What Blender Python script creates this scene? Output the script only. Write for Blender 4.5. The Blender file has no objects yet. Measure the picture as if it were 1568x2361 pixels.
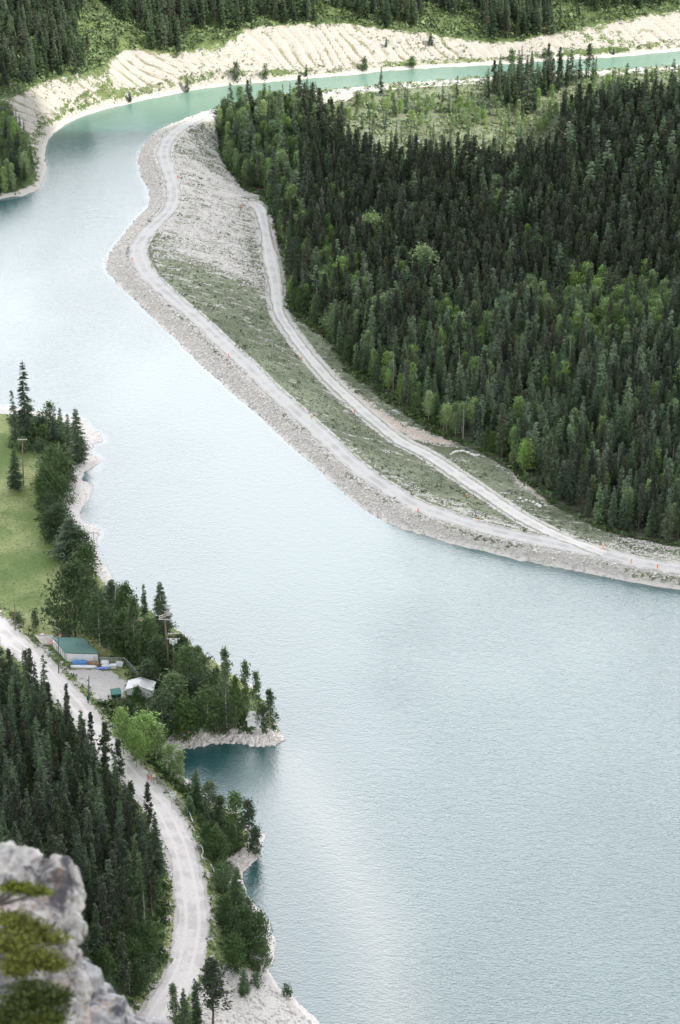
import bpy, math, random
import numpy as np
from mathutils import Vector, Matrix
R = math.radians
PI = math.pi
rng = np.random.default_rng(7)
random.seed(7)
sc = bpy.context.scene
col = sc.collection

# ------------------------------------------------------------------ camera
CAM_H, PITCH, LENS = 300.0, 28.0, 84.7
cd = bpy.data.cameras.new('camera'); cam = bpy.data.objects.new('camera', cd); col.objects.link(cam)
cam.location = (0, 0, CAM_H); cam.rotation_euler = (R(90 - PITCH), 0, 0)
cd.sensor_fit = 'VERTICAL'; cd.sensor_height = 36; cd.lens = LENS
cd.clip_start = 0.5; cd.clip_end = 20000
cd.dof.use_dof = True; cd.dof.focus_distance = 560; cd.dof.aperture_fstop = 3.2
sc.camera = cam
# ------------------------------------------------------------------ light
SUN_EL, SUN_AZ = 50.0, 118.0           # azimuth measured from +Y towards +X
sdir = Vector((math.sin(R(SUN_AZ)) * math.cos(R(SUN_EL)), math.cos(R(SUN_AZ)) * math.cos(R(SUN_EL)), math.sin(R(SUN_EL))))
sl = bpy.data.lights.new('sun', 'SUN'); so = bpy.data.objects.new('sun', sl); col.objects.link(so)
sl.energy = 2.8; sl.angle = R(0.5); sl.color = (1.0, 0.955, 0.88)
so.rotation_euler = (-sdir).to_track_quat('-Z', 'Y').to_euler(); so.location = (200, -100, 800)
w = bpy.data.worlds.new('World'); sc.world = w; w.use_nodes = True
nt = w.node_tree; nt.nodes.clear()
def N(t, ty, **k):
    n = t.nodes.new(ty)
    for a, b in k.items(): setattr(n, a, b)
    return n
def L(t, a, b): t.links.new(a, b)
sky = N(nt, 'ShaderNodeTexSky', sky_type='NISHITA', sun_disc=False, sun_elevation=R(SUN_EL), sun_rotation=R(SUN_AZ))
sky.air_density = 1.0; sky.dust_density = 1.2; sky.altitude = 1500
tc = N(nt, 'ShaderNodeTexCoord'); mp = N(nt, 'ShaderNodeMapping'); mp.inputs['Scale'].default_value = (1, 1, 2.6)
L(nt, tc.outputs['Generated'], mp.inputs[0])
nz = N(nt, 'ShaderNodeTexNoise'); nz.inputs['Scale'].default_value = 2.6; nz.inputs['Detail'].default_value = 5
L(nt, mp.outputs[0], nz.inputs['Vector'])
sx = N(nt, 'ShaderNodeSeparateXYZ'); L(nt, tc.outputs['Generated'], sx.inputs[0])
# broken cloud: thick towards the horizon, thinner high up
mr = N(nt, 'ShaderNodeMapRange'); mr.inputs[1].default_value = 0.44; mr.inputs[2].default_value = 0.66; mr.inputs[3].default_value = 0.62; mr.inputs[4].default_value = -0.02
L(nt, sx.outputs[2], mr.inputs[0])
ad = N(nt, 'ShaderNodeMath', operation='ADD'); L(nt, nz.outputs[0], ad.inputs[0]); L(nt, mr.outputs[0], ad.inputs[1])
cr = N(nt, 'ShaderNodeMapRange', interpolation_type='SMOOTHSTEP'); cr.inputs[1].default_value = 0.45; cr.inputs[2].default_value = 0.66; cr.inputs[3].default_value = 0.35
L(nt, ad.outputs[0], cr.inputs[0])
mx = N(nt, 'ShaderNodeMix', data_type='RGBA'); L(nt, cr.outputs[0], mx.inputs[0]); L(nt, sky.outputs[0], mx.inputs[6])
# sunlit cumulus stand over the mountains ahead, thinner grey cloud elsewhere
br = N(nt, 'ShaderNodeMapRange', interpolation_type='SMOOTHSTEP'); br.inputs[1].default_value = 0.35; br.inputs[2].default_value = 0.85; L(nt, sx.outputs[1], br.inputs[0])
cc = N(nt, 'ShaderNodeMix', data_type='RGBA'); L(nt, br.outputs[0], cc.inputs[0]); cc.inputs[6].default_value = (9.7, 9.9, 10.2, 1); cc.inputs[7].default_value = (22.6, 22.6, 23.5, 1); L(nt, cc.outputs[2], mx.inputs[7])
bg = N(nt, 'ShaderNodeBackground'); bg.inputs[1].default_value = 0.10
L(nt, mx.outputs[2], bg.inputs[0])
wo = N(nt, 'ShaderNodeOutputWorld'); L(nt, bg.outputs[0], wo.inputs[0])
sc.view_settings.view_transform = 'Standard'; sc.view_settings.look = 'None'
sc.view_settings.exposure = 1.15; sc.view_settings.gamma = 1
sc.cycles.max_bounces = 5; sc.cycles.diffuse_bounces = 2; sc.cycles.glossy_bounces = 3
sc.cycles.use_denoising = True; sc.cycles.use_adaptive_sampling = False; sc.render.filter_size = 1.3; sc.cycles.sample_clamp_indirect = 4
sc.cycles.caustics_reflective = False; sc.cycles.caustics_refractive = False

# ------------------------------------------------------------------ geometry helpers
F_PX = 512 / math.tan(math.atan(18 / LENS)); SD = 1568 / 680
cp, sp = math.cos(R(PITCH)), math.sin(R(PITCH))
def ray(px, py):
    u = (np.asarray(px, float) - 784) / SD / F_PX; v = (np.asarray(py, float) - 1180.5) / SD / F_PX
    return u, cp - v * sp, -sp - v * cp
def at(px, py, z=0.0):                       # survey point: where the sight line meets height z
    x, y, d = ray(px, py); t = (z - CAM_H) / d
    return np.stack([x * t, y * t], -1)
def to_px(x, y, z):
    f = y * cp - (z - CAM_H) * sp; up = y * sp + (z - CAM_H) * cp
    return 784 + x / f * F_PX * SD, 1180.5 - up / f * F_PX * SD, F_PX / f
def smooth(pts, n=6):
    p = np.array(pts, float); p = np.vstack([2 * p[0] - p[1], p, 2 * p[-1] - p[-2]]); out = []
    for i in range(1, len(p) - 2):
        for t in np.linspace(0, 1, n, endpoint=False):
            a, b, c, d = p[i - 1], p[i], p[i + 1], p[i + 2]
            out.append(0.5 * ((2 * b) + (c - a) * t + (2 * a - 5 * b + 4 * c - d) * t * t + (3 * b - a - 3 * c + d) * t ** 3))
    out.append(p[-2]); return np.array(out)
def line(pts, z=0.0, n=6):                   # display polyline -> world polyline (x, y, z)
    p = np.array([q[:2] for q in pts], float)
    zz = np.array([q[2] if len(q) > 2 else z for q in pts], float)
    s = smooth(np.column_stack([p, zz]), n)
    w_ = at(s[:, 0], s[:, 1], s[:, 2]); return np.column_stack([w_, s[:, 2]])
def dense(poly, step=0.5):
    out = []
    for a, b in zip(poly[:-1], poly[1:]):
        k = max(1, int(np.hypot(*(b - a)[:2]) / step)); t = np.linspace(0, 1, k, endpoint=False)[:, None]
        out.append(a + (b - a) * t)
    out.append(poly[-1:]); return np.vstack(out)
def normals2(p):
    t = np.gradient(p[:, :2], axis=0); t /= np.linalg.norm(t, axis=1)[:, None] + 1e-9
    return np.column_stack([-t[:, 1], t[:, 0]])
X0, Y0, NX, NY = -340.0, 290.0, 681, 901
gx = X0 + np.arange(NX); gy = Y0 + np.arange(NY); GX, GY = np.meshgrid(gx, gy)
def inside(poly, X, Y):
    r = np.zeros(X.shape, bool); n = len(poly)
    for i in range(n):
        x1, y1 = poly[i][:2]; x2, y2 = poly[(i + 1) % n][:2]
        if y1 == y2: continue
        c = ((y1 > Y) != (y2 > Y)) & (X < (x2 - x1) * (Y - y1) / (y2 - y1) + x1)
        r ^= c
    return r
def dist(poly, X, Y, want_s=False):
    best = np.full(X.shape, 1e9); S = np.zeros(X.shape); acc = 0.0
    for a, b in zip(poly[:-1], poly[1:]):
        dx, dy = b[0] - a[0], b[1] - a[1]; l2 = dx * dx + dy * dy + 1e-9
        t = np.clip(((X - a[0]) * dx + (Y - a[1]) * dy) / l2, 0, 1)
        d = (X - a[0] - t * dx) ** 2 + (Y - a[1] - t * dy) ** 2
        if want_s: S = np.where(d < best, acc + t * math.sqrt(l2), S)
        best = np.minimum(best, d); acc += math.sqrt(l2)
    best = np.sqrt(best); return (best, S) if want_s else best
def vnoise(X, Y, scale, seed):
    r = np.random.default_rng(seed); T = r.random((256, 256))
    x = X / scale; y = Y / scale; xi = np.floor(x).astype(int); yi = np.floor(y).astype(int)
    fx = x - xi; fy = y - yi; fx = fx * fx * (3 - 2 * fx); fy = fy * fy * (3 - 2 * fy)
    g = lambda a, b: T[b & 255, a & 255]
    return (g(xi, yi) * (1 - fx) + g(xi + 1, yi) * fx) * (1 - fy) + (g(xi, yi + 1) * (1 - fx) + g(xi + 1, yi + 1) * fx) * fy
def fbm(X, Y, scale, seed, o=3):
    return sum(vnoise(X, Y, scale / 2 ** i, seed + i) * 0.5 ** i for i in range(o)) / sum(0.5 ** i for i in range(o))
def sstep(a, b, x):
    t = np.clip((x - a) / (b - a), 0, 1); return t * t * (3 - 2 * t)

# ------------------------------------------------------------------ the lie of the land (surveyed lines)
shore_far = line([(-900, 560), (-300, 500), (28, 456), (60, 447), (88, 435), (100, 420), (104, 403), (108, 385), (103, 368), (106, 335), (120, 310), (150, 288), (190, 268), (250, 250), (300, 238), (360, 225), (420, 213), (500, 200), (600, 190), (700, 182), (800, 174), (900, 163), (1000, 157), (1100, 151), (1200, 146), (1300, 138), (1400, 132), (1500, 124), (1568, 118), (2100, 80)])
shore_dam = line([(2100, 120), (1539, 156), (1400, 165), (1234, 174), (1100, 183), (1000, 190), (889, 198), (740, 214), (634, 227), (560, 241), (501, 254), (460, 265), (426, 276), (385, 291), (354, 310), (331, 336), (319, 356), (321, 387), (326, 408), (339, 433), (344, 459), (343, 474), (326, 492), (300, 523), (277, 552), (256, 580), (243, 608), (247, 624), (264, 644), (295, 675), (325, 705), (350, 729), (400, 775), (450, 828), (500, 873), (560, 925), (620, 978), (680, 1035), (730, 1075), (760, 1105), (790, 1130), (840, 1172), (900, 1207), (960, 1228), (1040, 1252), (1120, 1270), (1200, 1290), (1280, 1308), (1360, 1322), (1440, 1338), (1538, 1354), (2100, 1450)])
shore_near = line([(-900, 900), (-200, 930), (28, 938), (90, 945), (150, 955), (191, 967), (204, 982), (217, 993), (232, 1001), (244, 1017), (230, 1023), (210, 1028), (212, 1042), (226, 1052), (230, 1067), (224, 1082), (205, 1093), (192, 1103), (185, 1109), (210, 1111), (215, 1122), (209, 1134), (209, 1149), (200, 1162), (180, 1172), (175, 1177), (192, 1192), (207, 1209), (227, 1217), (234, 1229), (225, 1244), (222, 1262), (232, 1285), (247, 1302), (245, 1312), (255, 1327), (265, 1337), (300, 1375), (345, 1405), (400, 1440), (433, 1465), (445, 1483), (480, 1512), (520, 1540), (570, 1575), (615, 1620), (642, 1665), (652, 1700), (640, 1715), (600, 1719), (540, 1713), (490, 1713), (450, 1722), (420, 1726), (402, 1745), (410, 1775), (440, 1800), (480, 1835), (530, 1862), (580, 1895), (605, 1925), (607, 1945), (600, 1972), (580, 1990), (560, 2013), (565, 2055), (590, 2090), (618, 2125), (628, 2160), (636, 2200), (630, 2222), (621, 2251), (660, 2289), (703, 2327), (730, 2361), (790, 2480), (860, 2700)], n=4)
farP = np.vstack([shore_far[:, :2], [[700, 1400], [-900, 1400]]])
damP = np.vstack([shore_dam[:, :2], [[900, shore_dam[-1][1]], [900, shore_dam[0][1]]]])
nearP = np.vstack([shore_near[:, :2], [[0, 100], [-900, 100]]])
in_far = inside(farP, GX, GY); in_dam = inside(damP, GX, GY); in_near = inside(nearP, GX, GY)
sd_far, along = dist(shore_far, GX, GY, True); sd_dam, along_dam = dist(shore_dam, GX, GY, True); sd_near = dist(shore_near, GX, GY)
water_m = ~(in_far | in_dam | in_near)
sd = np.minimum(np.minimum(sd_far, sd_dam), sd_near); sd_w = np.where(water_m, -sd, sd)

CREST = 3.0
dam_road = line([(1900, 1362), (1700, 1328), (1540, 1308), (1460, 1293), (1416, 1282), (1334, 1265), (1252, 1248), (1169, 1231), (1087, 1210), (1005, 1182), (960, 1165), (900, 1130), (840, 1090), (790, 1048), (740, 1000), (680, 947), (624, 896), (576, 848), (540, 815), (500, 778), (455, 735), (420, 707), (390, 680), (362, 655), (338, 629), (322, 600), (318, 572), (330, 547), (358, 516), (388, 486), (399, 462), (400, 436), (393, 408), (383, 380), (378, 353), (384, 330), (403, 306), (440, 281, 2.6), (488, 262, 2.2), (539, 249, 1.9), (634, 230, 1.6), (740, 213, 1.4), (889, 200, 1.3), (1000, 192, 1.3), (1234, 176, 1.3), (1539, 158.5, 1.3), (1900, 137, 1.3)], z=CREST)
track = line([(588, 473, -3.5), (598, 480, -3.8), (604, 497, -4), (611, 528, -4.4), (617, 565, -4.8), (626, 609, -5), (635, 653, -5.2), (639, 694, -5.4), (646, 727, -5.5), (672, 767, -5.6), (701, 808, -5.6), (735, 848, -5.6), (768, 885, -5.6), (812, 925, -5.4), (863, 970, -5.2), (922, 1017, -4.9), (976, 1044, -4.5), (1025, 1075, -4), (1079, 1112, -3.3), (1128, 1145, -2.4), (1178, 1178, -1.4), (1235, 1211, 0), (1293, 1239, 1.4), (1351, 1262, 2.5), (1395, 1277, 3.0)])
near_road = line([(-500, 1100, 4), (-150, 1340, 4.5), (-30, 1425, 5), (30, 1478, 5), (80, 1520, 5), (119, 1566, 5), (178, 1630, 5.2), (208, 1672, 5.4), (245, 1718, 5.7), (285, 1765, 6), (332, 1818, 6.3), (362, 1853, 6.6), (387, 1890, 7), (414, 1950, 7.3), (432, 2020, 7.8), (442, 2085, 8.3), (443, 2141, 8.8), (426, 2227, 9.6), (400, 2280, 10), (366, 2330, 10.5), (330, 2390, 11), (270, 2480, 12), (200, 2600, 13)])
def road_w(p, kind):
    py = to_px(p[:, 0], p[:, 1], p[:, 2])[1]
    if kind == 'dam': return np.interp(py, [150, 200, 260, 300, 440, 520, 600, 700, 1000, 1280], [4.0, 4.0, 4.6, 5.4, 5.2, 5.6, 6.6, 5.4, 5.6, 5.8])
    if kind == 'track': return np.interp(py, [470, 500, 540, 600, 650, 720, 800, 1000, 1240, 1300], [6, 4.6, 3.6, 6.2, 5.2, 3.8, 3.6, 4.4, 4.2, 3.6])
    return np.interp(py, [1400, 1650, 1800, 2000, 2141, 2330], [5.8, 5.2, 5.0, 5.4, 6.1, 5.8])
bank_top = line([(-500, 300, 13.3), (-150, 240, 13.3), (0, 228, 13.3), (40, 218, 13.3), (75, 200, 13.3), (110, 182, 13.3), (165, 172, 13.3), (215, 158, 13.3), (240, 150, 13.3), (262, 130, 13.7), (300, 112, 14.1), (350, 117, 13.3), (410, 118, 12.9), (480, 105, 13.3), (540, 87, 14.5), (565, 64, 15.8), (650, 55, 15.8), (784, 51, 14.9), (844, 60, 12.4), (984, 75, 9.1), (1064, 90, 6.6), (1174, 96, 5.0), (1259, 80, 6.6), (1354, 58, 9.1), (1434, 45, 10.8), (1484, 32, 12.0), (1568, 24, 12.4), (2000, -20, 13.3)])
left_bank = line([(28, 380, 6), (20, 330, 9), (10, 300, 11.5)])

cons = []                                     # (points x y z)
def fix(p): cons.append(dense(np.asarray(p, float)))
fix(shore_far); fix(shore_dam); fix(shore_near)
def fix_road(p, kind, extra=0.6):
    q = dense(p); n = normals2(q); wd = road_w(q, kind) / 2 + extra
    for s in np.linspace(-1, 1, 15):
        c = q.copy(); c[:, :2] += n * (wd * s)[:, None]; cons.append(c)
fix_road(dam_road, 'dam'); fix_road(track, 'track', 0.3); fix_road(near_road, 'near')
fix(bank_top); fix(left_bank)
q = dense(bank_top, 4.0)
for k, dz in ((30, 8.5), (60, 17), (100, 26), (150, 37), (220, 52)):
    c = q.copy(); c[:, 1] += k; c[:, 2] += dz; cons.append(c)
# the forest flat behind the dam
for p in ([(505, 300, -5), (520, 370, -6), (560, 430, -5.6), (590, 458, -4.4)],
          [(640, 560, -5.6), (662, 640, -6), (670, 720, -6.2), (720, 770, -6.5), (800, 850, -6.5), (900, 930, -6.4), (1000, 990, -6.2), (1060, 1020, -6), (1140, 1065, -5.6), (1220, 1125, -5), (1280, 1175, -4), (1340, 1215, -2.6), (1400, 1250, -1), (1460, 1272, 0.8), (1540, 1292, 1.5), (1700, 1315, 1.5)],
          [(640, 262, -3.5), (760, 245, -3.5), (900, 228, -3.5), (1060, 215, -3.5), (1234, 203, -3), (1540, 183, -3), (1900, 160, -3)],
          [(700, 420, -7), (860, 640, -8), (1000, 800, -8), (1200, 950, -8), (1400, 1130, -7), (1568, 1230, -5), (1900, 1260, -5)],
          [(800, 320, -6), (1000, 330, -6), (1300, 300, -6), (1600, 300, -6)],
          [(1000, 500, -8), (1300, 600, -8), (1600, 700, -8)], [(1300, 900, -8), (1600, 1050, -8), (2000, 1100, -8)]):
    fix(line(p))
# near shore: lawn, yard, beaches, slope left of the road
for p in ([(-300, 960, 3), (20, 975, 2.6), (80, 985, 2.5), (140, 1010, 2.2)], [(-300, 1000, 3.4), (30, 1080, 3.2), (130, 1110, 2.2), (110, 1160, 2.8), (140, 1230, 2.8), (190, 1310, 2.8), (220, 1390, 3), (300, 1440, 2.6), (380, 1500, 2.6), (470, 1570, 2.4), (560, 1640, 2.0), (600, 1680, 1.8)],
          [(-300, 1200, 4), (60, 1250, 3.6), (100, 1380, 4), (160, 1460, 4), (230, 1510, 3.9), (300, 1560, 3.8), (400, 1650, 3.2), (480, 1690, 2.2)],
          [(150, 1540, 4.4), (270, 1560, 4.1)], [(230, 1625, 4.8), (300, 1690, 4.6), (370, 1740, 3.5)],
          [(370, 1800, 5.2), (430, 1850, 5), (480, 1950, 5), (520, 2060, 5.5), (545, 2180, 6), (540, 2260, 7), (470, 2361, 9), (420, 2500, 11)],
          [(500, 1900, 3.4), (560, 1960, 2.4)], [(570, 2130, 3.5), (600, 2220, 3.2)], [(620, 2300, 4.5), (650, 2361, 4.5), (700, 2500, 4)],
          [(-900, 1500, 14), (-200, 1500, 9), (0, 1560, 8), (60, 1640, 9)], [(-900, 1750, 40), (0, 1800, 17), (150, 1850, 12), (240, 1900, 10)],
          [(-900, 2000, 60), (0, 2050, 28), (150, 2080, 20), (300, 2080, 11)], [(-900, 2300, 80), (0, 2300, 42), (150, 2300, 28), (260, 2300, 15)],
          [(-900, 2700, 95), (0, 2600, 55), (150, 2600, 32)]):
    fix(line(p))
def solve():
    P_ = np.vstack(cons); wp = water_m & (sd > 3)
    z = None
    for s in (32, 16, 8, 4, 2, 1):
        ny, nx = (NY + s - 1) // s, (NX + s - 1) // s
        acc = np.zeros((ny, nx)); cnt = np.zeros((ny, nx))
        ix = np.round((P_[:, 0] - X0) / s).astype(int); iy = np.round((P_[:, 1] - Y0) / s).astype(int)
        ok = (ix >= 0) & (ix < nx) & (iy >= 0) & (iy < ny)
        np.add.at(acc, (iy[ok], ix[ok]), P_[ok, 2]); np.add.at(cnt, (iy[ok], ix[ok]), 1)
        wv = np.where(wp, -np.minimum(sd, 8) * 0.35, 0)[::s, ::s][:ny, :nx]; wm = wp[::s, ::s][:ny, :nx] & (cnt == 0)
        fm = (cnt > 0) | wm; fv = np.where(cnt > 0, acc / np.maximum(cnt, 1), wv)
        if z is None: z = np.full((ny, nx), 3.0)
        else:
            z = np.repeat(np.repeat(z, 2, 0), 2, 1); z = np.pad(z, ((0, max(0, ny - z.shape[0])), (0, max(0, nx - z.shape[1]))), 'edge')[:ny, :nx]
        z = np.where(fm, fv, z)
        for _ in range(160 if s > 2 else 70):
            p = np.pad(z, 1, 'edge'); z = np.where(fm, fv, (p[:-2, 1:-1] + p[2:, 1:-1] + p[1:-1, :-2] + p[1:-1, 2:]) / 4)
    return z
Z = solve()
p = np.pad(Z, 1, 'edge'); Z = Z * 0.5 + (p[:-2, 1:-1] + p[2:, 1:-1] + p[1:-1, :-2] + p[1:-1, 2:]) / 8
d_dam, s_dam = dist(dam_road, GX, GY, True); d_track = dist(track, GX, GY); d_near = dist(near_road, GX, GY)
d_road = np.minimum(np.minimum(d_dam, d_track), d_near)
rough = sstep(2.6, 7, d_road)
amp = np.where(in_far, 1.5, np.where(in_dam, 0.45, 0.6)) * rough * sstep(0, 6, sd)
Z += (fbm(GX, GY, 9, 11) - 0.5) * amp
Z += (vnoise(GX, GY, 2.2, 31) - 0.5) * 0.28 * rough
Z += (fbm(GX, GY, 5, 21, 2) - 0.5) * 0.5 * (sd < 4)          # an uneven waterline
# gullies running down the cut bank
d_top = dist(bank_top, GX, GY)
bank = in_far & inside(np.vstack([bank_top[:, :2], shore_far[::-1, :2]]), GX, GY)
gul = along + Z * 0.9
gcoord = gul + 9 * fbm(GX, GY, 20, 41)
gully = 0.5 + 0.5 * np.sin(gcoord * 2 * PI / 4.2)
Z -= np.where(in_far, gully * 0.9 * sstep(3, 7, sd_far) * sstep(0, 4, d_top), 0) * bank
def hz(x, y):
    x = np.clip(np.asarray(x, float) - X0, 0, NX - 1.001); y = np.clip(np.asarray(y, float) - Y0, 0, NY - 1.001)
    i = x.astype(int); j = y.astype(int); a = x - i; b = y - j
    return (Z[j, i] * (1 - a) + Z[j, i + 1] * a) * (1 - b) + (Z[j + 1, i] * (1 - a) + Z[j + 1, i + 1] * a) * b
def samp(A, x, y):
    i = np.clip(np.round(np.asarray(x) - X0).astype(int), 0, NX - 1); j = np.clip(np.round(np.asarray(y) - Y0).astype(int), 0, NY - 1); return A[j, i]
def ground(px, py):                           # where a sight line meets the land
    dx, dy, dz = ray(px, py); t0 = (90 - CAM_H) / dz; t1 = (-12 - CAM_H) / dz; res = None
    for k in np.linspace(0, 1, 420):
        t = t0 + (t1 - t0) * k; x, y, z = dx * t, dy * t, CAM_H + dz * t
        if z < max(hz(x, y), 0 if samp(water_m, x, y) else -99): res = (float(x), float(y), float(hz(x, y))); break
    return Vector(res if res else (float(x), float(y), float(z)))

# ------------------------------------------------------------------ material zones on the ground (what grows or lies where)
def zone(pts, z, feather=2.0):
    poly = at(np.array(pts, float)[:, 0], np.array(pts, float)[:, 1], z); c = np.vstack([poly, poly[:1]])
    x0_, x1_ = poly[:, 0].min() - 12, poly[:, 0].max() + 12; y0_, y1_ = poly[:, 1].min() - 12, poly[:, 1].max() + 12
    i0, i1 = np.clip([int(x0_ - X0), int(x1_ - X0) + 1], 0, NX); j0, j1 = np.clip([int(y0_ - Y0), int(y1_ - Y0) + 1], 0, NY)
    out = np.zeros(GX.shape)
    if i1 <= i0 or j1 <= j0: return out
    sx_, sy_ = GX[j0:j1, i0:i1], GY[j0:j1, i0:i1]
    d = dist(c, sx_, sy_); out[j0:j1, i0:i1] = sstep(-feather, feather, np.where(inside(poly, sx_, sy_), d, -d)); return out
gr = np.zeros(GX.shape); fo = np.zeros(GX.shape); pk = np.zeros(GX.shape)
crest_up = d_dam < 4.5
# dam: green at the top and foot of both faces, rubble in the middle
gr = np.where(in_dam, np.where((GY < 775) & (d_dam > 4) & (sd_dam > 12), 0.60, 0.40), gr)
gr = np.where(in_dam & (d_dam > 2.6) & (d_dam < 4.6), 0.72, gr)
for pts, v in (([(400, 690), (560, 790), (700, 900), (860, 1040), (1010, 1140), (1170, 1225), (1290, 1240), (1240, 1210), (1130, 1145), (980, 1050), (860, 975), (760, 880), (700, 800), (645, 720), (600, 660), (480, 640), (380, 620)], 0.72),
               ([(440, 800), (700, 960), (900, 1120), (1100, 1200), (1240, 1220), (1120, 1150), (960, 1070), (860, 1030), (700, 880), (560, 760), (430, 720)], 0.80),
               ([(400, 380), (470, 330), (560, 410), (600, 470), (600, 650), (480, 610), (380, 600), (370, 540), (420, 470)], 0.34),
               ([(395, 340), (440, 290), (560, 255), (500, 300), (500, 360), (540, 420), (470, 380), (420, 380)], 0.55),
               ([(560, 470), (612, 640), (600, 640), (570, 560)], 0.66),
               ([(630, 700), (760, 860), (880, 960), (1060, 1080), (1230, 1190), (1330, 1235), (1400, 1245), (1280, 1165), (1120, 1040), (900, 920), (760, 760), (680, 700)], 0.80),
               ([(900, 1010), (1000, 1000), (1120, 1060), (1230, 1150), (1400, 1252), (1340, 1258), (1230, 1200), (1080, 1100), (960, 1030)], 0.70)):
    m = zone(pts, -2, 3); gr = gr * (1 - m) + v * m * in_dam + gr * m * (~in_dam)
front = in_dam & (d_dam > 3.2) & (along_dam > 0) & (sd_dam < 9.5)
up = sd_dam < d_dam + 3.5
gr = np.where(front & up & (sd_dam < 7), 0.12, gr)
gr = np.where(in_dam & (d_dam > 2.6) & (d_dam < 4.3) & up & (fbm(GX, GY, 14, 77) > 0.40), 0.75, gr)
for pts in ([(760, 855), (800, 890), (880, 950), (940, 985), (1000, 1005), (1050, 1015), (1040, 1028), (960, 1015), (880, 970), (790, 900)], [(1190, 1080), (1240, 1110), (1290, 1170), (1260, 1170), (1200, 1110)]):
    pk = np.maximum(pk, zone(pts, -5.5, 3) * in_dam)
forest_poly = [(500, 280), (560, 262), (700, 238), (860, 262), (860, 330), (1280, 335), (1295, 250), (1400, 190), (2100, 160), (2100, 1330), (1540, 1296), (1460, 1276), (1400, 1255), (1340, 1222), (1280, 1185), (1230, 1135), (1180, 1092), (1120, 1055), (1060, 1024), (1010, 1005), (960, 975), (900, 935), (840, 885), (790, 848), (760, 785), (700, 745), (662, 715), (655, 600), (640, 560), (612, 485), (600, 460), (560, 440), (530, 400), (505, 365)]
gr = np.where(in_dam, gr * (1 - 0.95 * pk), gr)
meadow_poly = [(700, 225), (860, 213), (1300, 185), (1700, 160), (1700, 250), (1310, 280), (1275, 405), (1000, 415), (850, 400), (790, 320)]
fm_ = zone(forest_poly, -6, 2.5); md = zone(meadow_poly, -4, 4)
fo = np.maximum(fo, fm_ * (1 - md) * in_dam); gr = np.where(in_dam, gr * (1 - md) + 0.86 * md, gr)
# far bank
gr = np.where(in_far, np.where(bank, 0.20, 0.86), gr)
gr = np.where(in_far & bank & (sd_far > 2.0) & (sd_far < 5.0), 0.48, gr)
gr = np.where(in_far & bank, gr + 0.3 * sstep(2.5, 0, d_top) , gr)
gr = np.where(in_far & bank, np.minimum(gr + 0.22 * sstep(0.55, 0.66, fbm(GX, GY, 26, 52)), 0.9), gr)
m = zone([(-200, 300), (28, 290), (60, 330), (95, 400), (60, 440), (-200, 470)], 3, 3); fo = np.maximum(fo, m * in_far * (sd_far > 3)); 
m = zone([(40, 220), (110, 190), (220, 165), (330, 180), (200, 255), (110, 300), (30, 290)], 8, 6); gr = np.where(in_far, gr + 0.10 * m, gr)
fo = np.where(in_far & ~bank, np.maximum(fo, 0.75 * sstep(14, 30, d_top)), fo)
# near shore
gr = np.where(in_near, 0.96, gr); gr = np.where(in_near & (sd_near < 3.2), 0.05, gr); 
bt = np.interp(GY, [380, 430, 480, 520, 560, 640], [2, 1, 1, 3.5, 6, 8])
pt_ = zone([(200, 1340), (330, 1385), (445, 1478), (520, 1535), (620, 1620), (648, 1690), (560, 1660), (400, 1500), (250, 1400)], 0.5, 1.5) > 0.5
bt = np.where(pt_, 0.5, bt)
gr = np.where(in_near & (sd_near < bt), 0.05, gr); gr = np.where(in_near & pt_ & (sd_near > 0.5), 0.85, gr)
slope_m = zone([(-900, 1450), (28, 1500), (110, 1590), (200, 1700), (285, 1800), (350, 1900), (395, 2040), (400, 2160), (380, 2250), (320, 2361), (200, 2600), (-900, 2700)], 10, 2)
strip_m = zone([(230, 1640), (330, 1760), (430, 1850), (500, 2060), (520, 2260), (600, 2240), (600, 2150), (540, 2010), (570, 1960), (560, 1900), (420, 1800), (390, 1715), (560, 1690), (600, 1670), (440, 1500), (380, 1460), (230, 1380), (150, 1350), (200, 1450), (300, 1540), (300, 1620)], 3, 2)
thick_m = zone([(28, 950), (150, 960), (200, 1010), (185, 1080), (180, 1160), (230, 1300), (150, 1290), (95, 1200), (90, 1120), (130, 1040), (28, 1030)], 3, 2)
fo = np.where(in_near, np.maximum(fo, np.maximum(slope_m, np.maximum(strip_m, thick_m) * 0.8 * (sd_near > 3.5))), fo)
fo = np.where(in_near & (sd_near < bt), 0, fo)
yard_m = zone([(140, 1548), (190, 1540), (255, 1545), (292, 1562), (290, 1600), (262, 1622), (225, 1618), (195, 1628), (170, 1600)], 4.3, 1.8)
gr = np.where(in_near, gr * (1 - yard_m) + 0.10 * yard_m, gr); fo = fo * (1 - yard_m * in_near)
gr = np.where(in_near & (d_near < 5.5), 0.62, gr); fo = np.where(d_near < 6.0, fo * sstep(3.5, 6.5, d_near), fo)
rocky = zone([(480, 2290), (530, 2245), (540, 2240), (600, 2235), (640, 2260), (760, 2361), (700, 2500), (470, 2500), (450, 2361)], 4, 2); gr = np.where(in_near, gr * (1 - rocky) + 0.08 * rocky, gr); fo = fo * (1 - rocky * in_near)
sh = np.maximum(sstep(4.6, 2.4, np.minimum(d_dam, d_track)), sstep(4.0, 3.0, d_near))

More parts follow.
